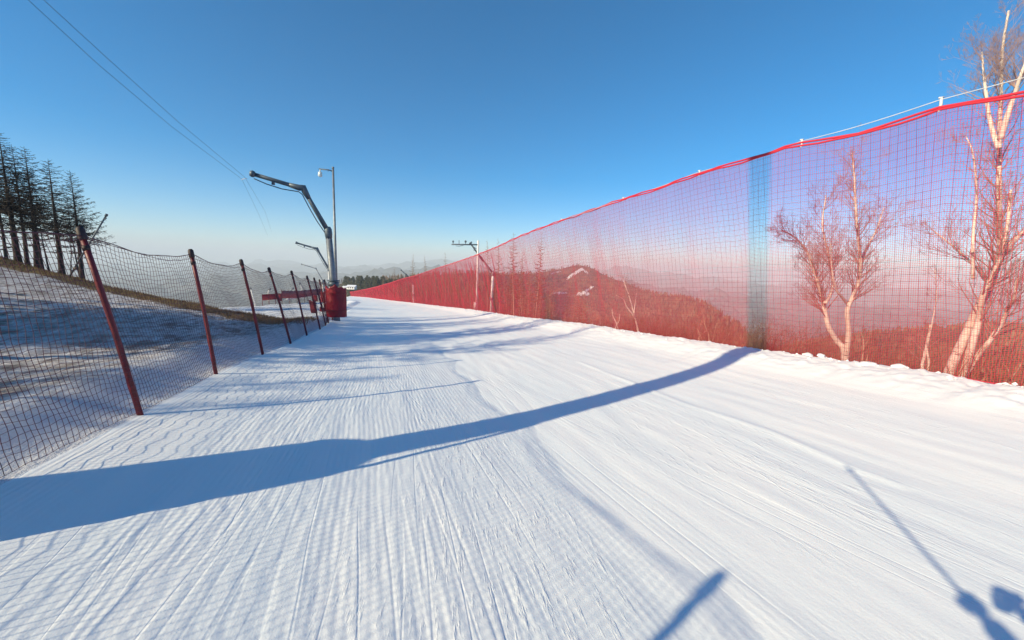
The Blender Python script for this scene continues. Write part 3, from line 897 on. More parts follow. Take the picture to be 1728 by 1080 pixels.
birch('white birch with a forked trunk behind the net, right of the dark vertical strip', 8.2,
      [([(1426, 618), (1424, 590), (1412, 575), (1399, 553), (1393, 530), (1389, 508), (1381, 480), (1376, 462), (1362, 425), (1340, 400), (1318, 388)], 11.5, 2.0, 0.3),
       ([(1426, 612), (1429, 590), (1432, 560), (1430, 525), (1438, 503), (1448, 478), (1452, 440), (1448, 400), (1444, 350), (1442, 300), (1438, 258)], 10, 1.8, -0.2),
       ([(1392, 512), (1402, 495), (1405, 470), (1398, 430), (1388, 380), (1394, 330)], 6, 1.5, 0.5),
       ([(1434, 518), (1420, 500), (1411, 488), (1404, 455), (1402, 410)], 5, 1.5, -0.5),
       ([(1450, 450), (1462, 420), (1478, 390), (1492, 350)], 5, 1.2, 0.5)], 3, 30, None, maxlev=3, limb_len=0.80, up=0.75)
birch('largest white birch at the right picture edge, several leaning trunks rising above the net', 7.0,
      [([(1595, 645), (1610, 607), (1632, 560), (1650, 520), (1668, 488), (1680, 455), (1688, 420), (1686, 380), (1686, 320), (1686, 260), (1688, 190), (1690, 130), (1692, 80), (1702, 18)], 15, 2.5, 0.4),
       ([(1618, 648), (1632, 610), (1643, 570), (1652, 540), (1658, 500), (1672, 470), (1690, 430), (1700, 380), (1706, 320)], 13, 3.5, -0.3),
       ([(1622, 642), (1650, 600), (1668, 578), (1690, 545), (1702, 520), (1712, 500), (1716, 470)], 10, 3, -0.5),
       ([(1686, 250), (1676, 225), (1668, 190), (1663, 150), (1660, 125), (1657, 88)], 7, 2.0, 0.4),
       ([(1688, 235), (1700, 195), (1712, 160), (1722, 128), (1735, 95)], 8, 2.5, -0.3),
       ([(1690, 430), (1712, 405), (1735, 385), (1760, 350)], 10, 3, 0.3),
       ([(1684, 440), (1668, 475), (1650, 455), (1625, 430), (1595, 405), (1570, 385)], 6, 1.4, 0.6),
       ([(1642, 470), (1642, 400), (1648, 330), (1642, 260), (1630, 230)], 5, 1.4, 0.8)], 8, 21, None, maxlev=3, limb_len=0.95, up=0.75)
birch('crooked pale stem standing left of the largest birch', 7.3,
      [([(1560, 640), (1556, 622), (1560, 600), (1565, 575), (1570, 548)], 7, 2.5, 0.2), ([(1564, 638), (1567, 610), (1565, 585), (1574, 540), (1580, 500), (1578, 455)], 4, 1, 0.3)], 12, 14, None, 'birch_sapling', 'sapling', maxlev=2, limb_len=0.5)
birch('pale forked sapling on the dark hillside left of the vertical strip', 12.5,
      [([(1078, 566), (1074, 545), (1070, 530), (1062, 500), (1056, 484), (1052, 470)], 4.0, 1, 0.2), ([(1071, 534), (1058, 518), (1052, 505), (1040, 498)], 3, 1, -0.3), ([(1070, 528), (1072, 510), (1074, 495)], 2.5, 1, 0.3)], 15, 12, None, 'birch_sapling', 'sapling', maxlev=2, limb_len=0.7)
birch('short bent pale sapling close to the snow edge below the snow-streaked hilltop', 13.2,
      [([(1045, 562), (1040, 545), (1034, 532), (1033, 520)], 3.0, 1, 0.1), ([(1041, 548), (1045, 540), (1046, 530)], 2, 0.8, 0.2)], 16, 8, None, 'birch_sapling', 'sapling', maxlev=1, limb_len=0.4)
birch('spreading pale shrub at the snow edge just left of the vertical strip', 9.8,
      [([(1188, 588), (1180, 570), (1196, 556), (1214, 552)], 3, 1, 0.2), ([(1196, 588), (1196, 565), (1190, 550), (1188, 538)], 3, 1, 0.3), ([(1200, 588), (1204, 568), (1210, 545)], 3, 1, -0.3), ([(1192, 588), (1180, 562), (1176, 552)], 2.5, 1, 0.1), ([(1210, 590), (1226, 570), (1232, 560)], 2, 1, 0.1)], 17, 10, None, 'bare_shrub', 'shrub', 'brush', 'wood_bark', maxlev=2, limb_len=0.5)
birch('small twin-stemmed bush just right of the forked birch', 7.8,
      [([(1452, 622), (1457, 590), (1456, 570), (1453, 560)], 4, 1, 0.2), ([(1457, 592), (1464, 575), (1472, 565)], 3, 1, 0.2), ([(1460, 622), (1464, 600), (1466, 585)], 3, 1, -0.1)], 18, 10, None, 'bare_shrub', 'shrub', 'brush', 'wood_bark', maxlev=2, limb_len=0.4)
birch('looping twisted stems at the foot of the largest birch', 6.9,
      [([(1650, 655), (1645, 640), (1634, 622), (1628, 600)], 6, 2.5, 0.2), ([(1662, 655), (1665, 640), (1656, 622), (1660, 605), (1654, 598)], 6, 2.5, 0.1), ([(1650, 650), (1660, 640), (1664, 642)], 4, 2.5, 0.0)], 19, 8, None, 'bare_shrub', 'shrub', 'brush', 'wood_bark', maxlev=1, limb_len=0.3)
birch('leaning pale twig bush in the lower right corner of the net', 6.6,
      [([(1696, 665), (1706, 640), (1720, 620), (1730, 600)], 4, 1.2, 0.2), ([(1706, 640), (1700, 622), (1690, 612)], 2.5, 1, 0.1)], 20, 9, None, 'bare_shrub', 'shrub', 'brush', 'wood_bark', maxlev=1, limb_len=0.35)

# dry brush just over the edge and on the slope
def build_brush():
    rnd = random.Random(77); m = MB()
    for i in range(17000):
        s = rnd.uniform(-4, 14) if rnd.random() < 0.6 else rnd.uniform(14, 110)
        d = 0.35 + (14 if s < 14 else 9)*rnd.random()**1.4
        x, y = xy(s, interp(s, TR)+d)
        if nz(x*0.5, y*0.5, 4) + rnd.uniform(-.5, .5) < -0.1: continue
        z = ground(x, y)-0.05
        H = rnd.uniform(0.25, 1.0)*(0.5+(0.40 if s < 14 else 0.25)*d)
        p = Vector((x, y, z)); dd = Vector((rnd.uniform(-.35, .35), rnd.uniform(-.35, .35), 1)).normalized()
        q = p+dd*H*0.6; e = q+(dd+Vector((rnd.uniform(-.4, .4), rnd.uniform(-.4, .4), 0))).normalized()*H*0.4
        r = rnd.uniform(0.003, 0.007)
        m.tube([p, q, e], [r, r*0.7, r*0.3], 3, False)
        for k in range(rnd.randint(2, 4)):
            g = p.lerp(e, rnd.uniform(0.35, 0.9)); m.tube([g, g+Vector((rnd.uniform(-1, 1), rnd.uniform(-1, 1), rnd.uniform(0.2, 1))).normalized()*H*rnd.uniform(0.15, 0.4)], [r*0.5, r*0.2], 3, False)
    meta(m.build('dry_brush', M['brush'], smooth=False), kind='stuff')
build_brush()

def build_grass():
    rnd = random.Random(78); m = MB()
    for i in range(26000):
        x = rnd.uniform(-42, -6.5)
        # walk along the crest
        yc = 17
        for _ in range(3): yc = interp(bearing_px(x, yc), CREST)
        y = yc - 2.4 + 3.2*rnd.random()**0.7
        if bearing_px(x, y) > 585: continue
        s, t = st(x, y)
        if interp(s, TL)-t < 0.6: continue
        z = ground(x, y)-0.02; H = rnd.uniform(0.05, 0.17)
        a = rnd.uniform(0, 6.3); sd = Vector((cos(a), sin(a), 0))*0.012
        tip = Vector((x, y, z))+Vector((rnd.uniform(-.5, .7)*H, rnd.uniform(-.4, .4)*H, H))
        p = Vector((x, y, z)); m.tri(p-sd, p+sd, tip)
    meta(m.build('dry_grass', M['grass'], smooth=False), kind='stuff')
build_grass()

def build_hill_forest(src, count, cols, r0, r1, hmin, hmax):
    """the far wood on the hillside, one mass of small bare crowns"""
    rnd = random.Random(79); me = src.data; m = MB()
    n = len(me.vertices)
    co = np.empty(n*3, dtype=np.float32); me.vertices.foreach_get('co', co); co = co.reshape(-1, cols, 3)
    rows = co.shape[0]
    sn = np.empty(n, dtype=np.float32); me.attributes['snow'].data.foreach_get('value', sn); sn = sn.reshape(-1, cols)
    for k in range(count):
        i = rnd.uniform(r0, r1); j = rnd.uniform(0, cols-2); a, b = int(i), int(j)
        if a >= rows-1 or sn[a, b] > 0.25: continue
        f, g = i-a, j-b
        p = (co[a, b]*(1-f)+co[a+1, b]*f)*(1-g)+(co[a, b+1]*(1-f)+co[a+1, b+1]*f)*g
        if nz(p[0]/60, p[1]/60, 3) + rnd.uniform(-.6, .6) < -0.35: continue
        H = rnd.uniform(hmin, hmax); r = H*rnd.uniform(0.07, 0.22); a0 = rnd.uniform(0, 6)
        P0 = Vector(p); b0 = len(m.v)
        zm = H*rnd.uniform(0.35, 0.55)
        for q in range(4):
            m.v.append(tuple(P0+Vector((r*cos(a0+q*pi/2)*rnd.uniform(.6, 1.3), r*sin(a0+q*pi/2)*rnd.uniform(.6, 1.3), zm+rnd.uniform(-.1, .1)*H))))
        m.v.append(tuple(P0+Vector((0, 0, H)))); m.v.append(tuple(P0+Vector((0, 0, -0.3))))
        for q in range(4):
            m.f.append((b0+q, b0+(q+1) % 4, b0+4)); m.f.append((b0+(q+1) % 4, b0+q, b0+5))
    meta(m.build('hillside_wood', M['hillwood'], smooth=False), kind='stuff')
build_hill_forest(hill, 24000, 380, 8, 110, 3.0, 6.5)
build_hill_forest(lower_hill, 22000, 220, 4, 63, 2.2, 5.0)

# evergreen grove beyond the bend
def conifer_mesh(seed):
    rnd = random.Random(seed); t = MB(); c = MB()
    t.tube([(0, 0, -0.5), (0, 0, 4), (0, 0, 9)], [0.2, 0.12, 0.03], 6)
    for i in range(420):
        z = 1.0+8.8*rnd.random()**1.1; R = 1.9*(1-(z-0.6)/9.6)**0.8+0.05; a = rnd.uniform(0, 6.3); rr_ = R*rnd.uniform(0.25, 1.1)
        p = Vector((cos(a)*rr_, sin(a)*rr_, z)); o = Vector((cos(a), sin(a), -0.35)); sd = Vector((-sin(a), cos(a), 0))
        l = rnd.uniform(0.35, 0.75); wd = l*0.5
        c.quad(p-o*l*0.5-sd*wd*0.4, p+sd*-wd, p+o*l, p+sd*wd)
        c.tri(p+Vector((0, 0, wd*0.6)), p+o*l*0.8, p-Vector((0, 0, wd*0.5)))
    out = []
    for nm, mb, mt in (('trunk', t, 'larch_bark'), ('crown', c, 'conifer')):
        me = bpy.data.meshes.new(nm); me.from_pydata(mb.v, [], mb.f); me.materials.append(M[mt]); me.update(); out.append(me)
    return out
CM = [conifer_mesh(41), conifer_mesh(42)]
rr = random.Random(43)
for i in range(80):
    px = rr.uniform(582, 690); Y = rr.uniform(225, 300)
    sky_y = interp(px, [(580, 466), (600, 466), (640, 465), (660, 468), (690, 476)]) + rr.uniform(-1.5, 9)
    H = rr.uniform(8, 12)
    q = at(px, sky_y, Y); k = H/10
    place_tree('conifer_tree', CM[i % 2], (q.x, q.y, q.z-H), (k*rr.uniform(1.3, 2.2), k*rr.uniform(1.3, 2.2), k), rr.uniform(0, 6), 'dark green conifer in the grove beyond the bend of the run', 'conifer', 'conifers of the far grove')

# ------------------------------------------------------------------ snow guns, poles, lamp
def taper(m, a, b, r0, r1, n=10): m.tube([a, Vector(a).lerp(Vector(b), 0.5), b], [r0, (r0+r1)/2, r1], n); return m

def snow_gun(label, base, knee, elbow, tip, r, mats=('steel', 'steel_dark', 'steel_dark'), group='snow guns on bent poles', brace=None, hose=True):
    o = Vector(base); root = empty('snow_gun', o, label, 'snow gun', group)
    b, k, e, t = (Vector(p)-o for p in (base, knee, elbow, tip))
    m = MB(); taper(m, b-Vector((0, 0, 0.4)), k, r*1.15, r, 12); m.build('pole', M[mats[0]], root)
    m = MB(); f = b.lerp(k, 0.42); m.tube([f-Vector((0, 0, r*0.8)), f+Vector((0, 0, r*0.8))], r*1.7, 12); m.tube([f+Vector((0, 0, r*1.0)), f+Vector((0, 0, r*1.3))], r*1.9, 12)
    m.build('collar', M[mats[1]], root)
    m = MB(); d = (k-b).normalized(); m.tube([k-d*r*2.5, k-d*r*0.6, k+d*r*0.8, k+d*r*1.6], [r*1.0, r*1.22, r*1.15, r*0.75], 10); m.build('pivot', M[mats[1]], root)
    m = MB(); taper(m, k, e, r*0.78, r*0.62, 10); m.build('lower_arm', M[mats[1]], root)
    m = MB(); da = (e-k).normalized(); db = (t-e).normalized()
    m.tube([e-da*r*3.2, e-da*r*1.0, e+Vector((0, 0, r*0.35)), e+db*r*1.2, e+db*r*4], [r*0.68, r*0.95, r*1.1, r*0.95, r*0.66], 10); m.build('elbow', M[mats[2]], root)
    m = MB(); taper(m, e, t, r*0.66, r*0.60, 10); m.build('upper_arm', M[mats[2]], root)
    m = MB(); m.tube([t-db*r*0.3, t+db*r*0.4, t+db*r*1.0], [r*0.85, r*1.05, r*0.75], 10)
    q = t-db*r*5; m.tube([q, q-Vector((0, 0, r*1.4))], [r*0.4, r*0.5], 8); m.build('nozzle_head', M[mats[2]], root)
    if hose:
        m = MB(); path = []
        for (a, c) in ((t, e), (e, k), (k, b)):
            for g in (0.05, 0.3, 0.6, 0.95):
                path.append(a.lerp(c, g)+Vector((-r*0.6, -r*0.3, -r*(1.0+0.8*sin(pi*g)))))
        m.tube(path, r*0.16, 5); m.build('hose', M['cable_dark'], root)
    if brace:
        m = MB(); m.tube([Vector(brace[0])-o, Vector(brace[1])-o], r*0.35, 6); m.build('brace', M['steel'], root)
    return root

def on_ground(px, py, Y):
    p = at(px, py, Y); p.z = ground(p.x, p.y); return p
Y = 17.5
snow_gun('large dark snow gun with bent arm rising from the red pad', on_ground(569, 535, Y), at(554, 391, Y), at(512, 319, Y-0.6), at(428, 294, Y-1.5), 0.135)
Y = 42
snow_gun('middle bent snow gun, smaller, seen left of the red pad', on_ground(560, 500, Y), at(555, 454, Y), at(535, 420, Y-1), at(501, 410, Y-2), 0.14)
Y = 72
snow_gun('smallest and farthest bent snow gun among the left ones, in front of the mountains', on_ground(553, 500, Y), at(546, 476, Y), at(533, 453, Y-1), at(509, 446, Y-2), 0.11, ('steel', 'steel', 'steel'), hose=False)
Y = 26.5*1.17
b = on_ground(828, 530, Y)
snow_gun('snow gun with dark diagonal arm crossing the utility pole behind the net', b, at(832, 461, Y), at(812, 436, Y-0.2), at(794, 411, Y-0.4), 0.10, ('white', 'steel', 'steel_dark'), brace=(at(829, 470, Y), at(818, 440, Y-0.15)), hose=False)
Y = 48*1.22
snow_gun('far small snow gun behind the net with its dark arm above the top rope', on_ground(698, 522, Y), at(697, 478, Y), at(686, 464, Y-0.3), at(677, 456, Y-0.6), 0.10, ('white', 'steel_dark', 'steel_dark'), hose=False)

# leaning snow lance by the left trees
Y = 20.5
b = at(116, 462, Y); b.z = min(b.z, ground(b.x, b.y)); t = at(179, 364, Y-0.5)
root = empty('leaning_pole', b, 'slanting thin dark pole beside the last larch on the left bank', 'pole')
m = MB(); taper(m, Vector((0, 0, 0))-(t-b)*0.06, t-b, 0.045, 0.035, 8); m.build('pole', M['steel_dark'], root)
m = MB(); e = t-b; d = e.normalized(); m.tube([e-d*0.02, e+d*0.09], 0.06, 8); m.tube([e-d*0.25+Vector((0.06, 0, 0)), e-d*0.18+Vector((0.1, 0, 0.03))], 0.03, 6); m.build('nozzle_head', M['steel_dark'], root)
m = MB(); m.box((t-b)*0.17+Vector((0.06, -0.05, -0.08)), (0.16, 0.1, 0.14)); m.build('valve_box', M['cap'], root)

# lamp post behind the pad
Y = 18.6
b = on_ground(569, 533, Y); t = at(562, 284, Y)
root = empty('lamp_post', b, 'tall slim grey lamp post with one short arm, behind the red pad', 'lamp post')
m = MB(); taper(m, (0, 0, -0.3), t-b, 0.072, 0.045, 10); m.tube([(t-b)-Vector((0, 0, 0.02)), (t-b)+Vector((0, 0, 0.06))], 0.055, 8); m.build('pole', M['steel'], root)
a0 = at(562, 287.5, Y)-b; a1 = at(538, 285, Y-0.1)-b
m = MB(); m.tube([a0+Vector((0, 0, -0.05)), a0.lerp(a1, 0.3)+Vector((0, 0, 0.0)), a1], 0.028, 8); m.tube([a0.lerp(a1, 0.35), a0.lerp(a1, 0.35)-Vector((0, 0, 0.08))], 0.015, 6); m.build('arm', M['steel_dark'], root)
m = MB(); l = at(540, 286, Y-0.1)-b
m.tube([l, l-Vector((0, 0, 0.10)), l-Vector((0, 0, 0.12)), l-Vector((0, 0, 0.30)), l-Vector((0, 0, 0.33))], [0.02, 0.03, 0.085, 0.095, 0.05], 10); m.build('lamp_shade', M['lamp'], root)

# utility pole behind the net
Y = 26.5*1.13
b = on_ground(804, 528, Y); t = at(807, 406, Y)
root = empty('utility_pole', b, 'utility pole with a crossarm of insulators to its left, behind the net', 'utility pole')
m = MB(); taper(m, (0, 0, -0.3), t-b, 0.085, 0.075, 12); m.build('pole', M['white'], root)
a0 = at(807, 413, Y)-b; a1 = at(762, 412.5, Y-0.3)-b
m = MB(); ax = (a1-a0).normalized(); m.box((a0+a1)/2, ((a1-a0).length, 0.11, 0.09), (ax, Vector((-ax.y, ax.x, 0)).normalized(), Vector((0, 0, 1))))
m.tube([at(804, 420, Y)-b, at(795, 413.5, Y-0.1)-b], 0.025, 6); m.tube([at(769, 415, Y-.25)-b, at(775, 415.5, Y-.25)-b, at(782, 414, Y-.2)-b], 0.02, 6); m.build('crossarm', M['steel_dark'], root)
for px, hh, rad in ((764.5, 0.26, 0.07), (774.5, 0.30, 0.022), (785.5, 0.28, 0.08), (795.5, 0.2, 0.04)):
    f = (807-px)/45.0; q = a0.lerp(a1, f)+Vector((0, 0, 0.04))
    m = MB(); m.tube([q, q+Vector((0, 0, hh*0.45))], 0.022, 6); m.tube([q+Vector((0, 0, hh*0.4)), q+Vector((0, 0, hh*0.55)), q+Vector((0, 0, hh*0.85)), q+Vector((0, 0, hh))], [rad*0.6, rad, rad, rad*0.5], 8); m.build('insulator', M['steel_dark'], root)
m = MB(); q = at(802, 516, Y-0.15)-b; m.box(q, (0.22, 0.16, 0.50)); m.box(q+Vector((0, 0, 0.265)), (0.25, 0.19, 0.03)); m.tube([q+Vector((0.05, 0.08, 0.2)), Vector((0, 0, q.z+0.3))], 0.02, 6); m.build('meter_box', M['white'], root)

# ------------------------------------------------------------------ red pads and the things by the far corner
def crash_pad(label, centre, w_, h_, bulge, mat, yaw=0.0, group=None, seed=1, lean=0.0):
    """thick vinyl mat bent round a pole; grid with real thickness, uneven top, seams and creases"""
    n, mrows = 26, 16; V = []; F = []
    for side in (0, 1):
        for i in range(mrows+1):
            v = i/mrows
            for j in range(n+1):
                u = j/n-0.5; a = u*2.5
                r = (w_*0.5)/sin(1.25)-side*0.09
                x = r*sin(a); y = -r*cos(a)+r*cos(1.25)
                y *= bulge
                crease = 0.034*nz(u*7+seed, v*3)+0.020*sin(u*40+2*sin(v*6))*(0.4+0.6*abs(nz(u*3, v*2, seed)))
                top = h_*(1+0.05*sin(u*9+seed)+0.09*nz(u*8, seed))
                z = v*top + 0.03*nz(u*4, 3, seed)*(1-v)
                sq = 0.02*(0.5-abs(v-0.5))
                V.append((x*(1+crease+sq)+lean*z, y*(1+crease)-side*0.0, z))
    N = (n+1)*(mrows+1)
    for i in range(mrows):
        for j in range(n):
            a = i*(n+1)+j; F.append((a, a+1, a+n+2, a+n+1)); F.append((N+a+1, N+a, N+a+n+1, N+a+n+2))
    for j in range(n):
        F.append((j+1, j, N+j, N+j+1)); t0 = mrows*(n+1)+j; F.append((t0, t0+1, N+t0+1, N+t0))
    for i in range(mrows):
        a = i*(n+1); F.append((a, a+n+1, N+a+n+1, N+a)); e = a+n; F.append((e+n+1, e, N+e, N+e+n+1))
    me = bpy.data.meshes.new('cover'); me.from_pydata(V, [], F); me.update()
    root = empty('crash_pad', centre, label, 'crash pad', group); root.rotation_euler = (0, 0, yaw)
    link_mesh('cover', me, M[mat], root)
    m = MB()
    for v in (0.22, 0.78):
        pth = []
        for j in range(13):
            u = j/12-0.5; a = u*2.5; r = (w_*0.5)/sin(1.25)+0.012
            pth.append((r*sin(a)+lean*v*h_, (-r*cos(a)+r*cos(1.25))*bulge-0.004, v*h_))
        m.tube(pth, 0.012, 5)
    m.build('strap', M['pad_dark'], root)
    return root
Y = 16.2
p = at(568, 534, Y); crash_pad('large bright red crash pad wrapped round the pole at the end of the left fence', (p.x, p.y, p.z), 0.86, 1.28, 1.0, 'pad', 0.1, None, 1)
Y = 16.9
p = at(530.5, 528, Y); crash_pad('dark red slumped pad left of the big bright one', (p.x, p.y, p.z), 0.36, 0.55, 0.8, 'pad_dark', -0.3, None, 4, -0.16)
Y = 16.6
p = at(547, 525.5, Y); crash_pad('short low red pad lying between the dark slumped one and the big bright one', (p.x, p.y, p.z), 0.40, 0.18, 0.8, 'pad', -0.1, None, 6)
Y = 24
p = at(533, 508, Y); crash_pad('small upright dark red pad in front of the sunlit snow, above the slumped one', (p.x, p.y, p.z), 0.26, 0.36, 0.8, 'pad_dark', 0.1, None, 8, -0.1)
Y = 23
p = at(545, 510, Y); crash_pad('narrow rosy red pad standing just left of the big bright pad', (p.x, p.y, p.z), 0.3, 0.62, 0.8, 'pad', 0.1, None, 9)

def panel_fence(label, pix, Y0, Y1, h, mat, posts):
    """banner fence: cloth panel with slack folds on poles"""
    a = at(*pix[0], Y0); b = at(*pix[-1], Y1); root = empty('banner_fence', a, label, 'fence')
    n = 40; V = []; F = []
    for k, off in enumerate((0, 0.02)):
        for i in range(n+1):
            f = i/n; px = pix[0][0]+(pix[-1][0]-pix[0][0])*f; py = interp(px, pix)
            Yc = 1/((1-f)/Y0+f/Y1); p = at(px, py, Yc)-a; wv = 0.05*sin(i*1.3)
            for v in (0, 0.5, 1.0): V.append((p.x, p.y+off+wv*(1 if v == 0.5 else 0.4), p.z+h*v*(1-0.04*sin(i*2.0))))
    N = 3*(n+1)
    for i in range(n):
        for q in (0, 1):
            c0 = 3*i+q; F.append((c0, c0+3, c0+4, c0+1)); F.append((N+c0+3, N+c0, N+c0+1, N+c0+4))
        F.append((3*i+2, 3*i+5, N+3*i+5, N+3*i+2)); F.append((3*i+3, 3*i, N+3*i, N+3*i+3))
    me = bpy.data.meshes.new('cloth'); me.from_pydata(V, [], F); me.update(); link_mesh('cloth', me, M[mat], root)
    for i in range(posts):
        f = i/(posts-1); px = pix[0][0]+(pix[-1][0]-pix[0][0])*f; Yc = 1/((1-f)/Y0+f/Y1); p = at(px, interp(px, pix), Yc)-a
        MB().tube([p-Vector((0, 0.03, 0.8)), p+Vector((0, -0.03, h+0.15))], 0.03, 6).build('post', M['post_red'], root)
    return root
panel_fence('pinkish red cloth fence on the left side of the far snow field', [(443, 507), (476, 504.5)], 43, 45, 0.68, 'pad', 4)
panel_fence('long red cloth fence right of the pinkish one, below a white snow ridge', [(476, 503.5), (500, 503), (552, 496)], 46, 64, 0.95, 'pad', 7)
Y = 44.5
p = at(473, 508, Y); crash_pad('tiny dark red pad at the joint of the two far cloth fences', (p.x, p.y, p.z), 0.42, 0.75, 0.8, 'pad_dark', 0, None, 12)
# white ridge of ploughed snow behind that fence
def build_snow_ridge():
    V = []; n = 50; P = np.zeros((n, 9, 3))
    for i in range(n):
        f = i/(n-1); px = 494+(566-494)*f; Yc = 52+20*f; py = 493.5-8.0*f
        p = at(px, py, Yc)
        for j in range(9):
            u = (j-4)/4; hgt = (1-u*u)*(1.0+0.25*nz(i*0.5, 2))*sstep(0, 0.08, f)*sstep(1, 0.9, f)
            P[i, j] = (p.x, p.y+u*2.2, p.z-0.9+hgt)
    o = grid_obj('snow_ridge', P, M['lump'])
build_snow_ridge()

def thin_pole(name, label, cat, pix, Y, r, mat, extra=None):
    b = at(*pix[0], Y); root = empty(name, b, label, cat, 'thin poles on the far snow field')
    pts = [at(px, py, Y)-b for px, py in pix]; pts.insert(0, pts[0]-Vector((0, 0, 0.6)))
    m = MB(); m.tube(pts, [r]*(len(pts)-1)+[r*0.8], 8); m.build('pole', M[mat], root)
    m = MB(); e = pts[-1]; d = (pts[-1]-pts[-2]).normalized(); m.tube([e-d*r*1.5, e+d*r, e+d*r*2.5], [r*1.5, r*1.7, r*0.9], 8)
    m.build('nozzle_head', M['steel'], root)
thin_pole('thin_lance', 'pale slanting pole left of the far cloth fences', 'pole', [(430, 511), (426, 497), (423, 487)], 39, 0.055, 'white')
thin_pole('thin_lance', 'short white pole behind the pinkish cloth fence', 'pole', [(453, 500), (453, 491), (455, 488)], 46, 0.07, 'white')
thin_pole('thin_lance', 'curved grey pole arching beside the long red cloth fence', 'pole', [(491, 502), (490, 494), (491.5, 489), (494, 487)], 50, 0.06, 'steel')
thin_pole('thin_lance', 'leaning pale pole standing on the white snow ridge', 'pole', [(511, 492), (508, 484), (506, 479)], 58, 0.08, 'white')
thin_pole('thin_lance', 'tall pinkish pole beside the narrow rosy pad', 'pole', [(546, 508), (545, 490), (544.5, 476)], 24, 0.06, 'white')
thin_pole('thin_lance', 'upright white pole rising in front of the second bent snow gun', 'pole', [(556.5, 500), (555.5, 475), (554, 456)], 40, 0.06, 'white')

# white lodge by the grove
Y = 165
p = at(594, 487.5, Y); root = empty('white_lodge', p, 'small white lodge at the left foot of the dark conifer grove', 'house'); root.scale = (0.75, 0.75, 0.75)
m = MB(); m.box((0, 0, 0.6), (4.6, 3.2, 1.6)); m.box((-3.6, 0.2, 0.4), (2.6, 2.6, 1.2)); m.build('wall', M['white'], root, smooth=False)
m = MB()
for (cx, wd, z0, hgt) in ((0, 5.2, 1.4, 0.9), (-3.6, 3.0, 1.0, 0.6)):
    for sgn in (-1, 1): m.quad((cx-wd/2, sgn*1.9, z0), (cx+wd/2, sgn*1.9, z0), (cx+wd/2, 0, z0+hgt), (cx-wd/2, 0, z0+hgt))
    m.tri((cx-wd/2+.2, -1.7, z0), (cx-wd/2+.2, 1.7, z0), (cx-wd/2+.2, 0, z0+hgt)); m.tri((cx+wd/2-.2, -1.7, z0), (cx+wd/2-.2, 1.7, z0), (cx+wd/2-.2, 0, z0+hgt))
m.build('roof', M['roof'], root, smooth=False)
for x in (-1.5, -0.3, 1.0): MB().box((x, -1.62, 0.75), (0.6, 0.08, 0.7)).build('window', M['dark'], root, smooth=False)

# lumps of snow on the edge of the run
def lump(label, px, py, size, seed, Yk=1.0):
    p = hit(px, py); x, y = p.x, p.y
    m = bpy.data.meshes.new('snow_lump')
    import bmesh
    bm = bmesh.new(); bmesh.ops.create_icosphere(bm, subdivisions=3, radius=1)
    for v in bm.verts:
        c = v.co; k = 1+0.25*nz(c.x*1.6+seed, c.y*1.6, c.z*1.6)+0.1*nz(c.x*4, c.y*4+seed, c.z*4)
        v.co = Vector((c.x*size[0], c.y*size[1], max(c.z, -0.35)*size[2]))*k
    bm.to_mesh(m); bm.free()
    o = link_mesh('snow_lump', m, M['lump'], None, (x, y, piste(x, y)+size[2]*0.25)); meta(o, label, 'snow lump', 'snow lumps on the edge of the run')
lump('round snow lump on the run edge between forked birch and largest birch', 1517, 629, (0.10, 0.10, 0.055), 1)
lump('low broad snow lump on the edge just right of the forked birch', 1465, 622, (0.13, 0.1, 0.05), 2)
lump('small snow lump on the edge midway between vertical strip and forked birch', 1362, 606, (0.09, 0.08, 0.05), 3)
lump('tiny snow lump on the edge just left of the forked birch', 1384, 611, (0.06, 0.06, 0.035), 4)

def build_clods():
    rnd = random.Random(91); m = MB()
    for i in range(900):
        s = rnd.uniform(1.0, 26)**1.0; e = abs(rnd.gauss(0, 0.22))+0.02
        if rnd.random() < 0.5 and nz(s*1.3, 6) < 0: continue
        x, y = xy(s, interp(s, TR)-e); r = 0.008+0.03*rnd.random()**3
        z = piste(x, y)+r*0.2; b0 = len(m.v)
        for (dx, dy, dz) in ((1, 0, 0), (.3, .95, 0), (-.8, .6, 0), (-.8, -.6, 0), (.3, -.95, 0), (0, 0, .9), (0, 0, -.9)):
            k = r*rnd.uniform(0.6, 1.3); m.v.append((x+dx*k, y+dy*k, z+dz*k*0.8))
        for q in range(5): m.f.append((b0+q, b0+(q+1) % 5, b0+5)); m.f.append((b0+(q+1) % 5, b0+q, b0+6))
    meta(m.build('snow_crumbs', M['lump'], smooth=False), kind='stuff')
build_clods()

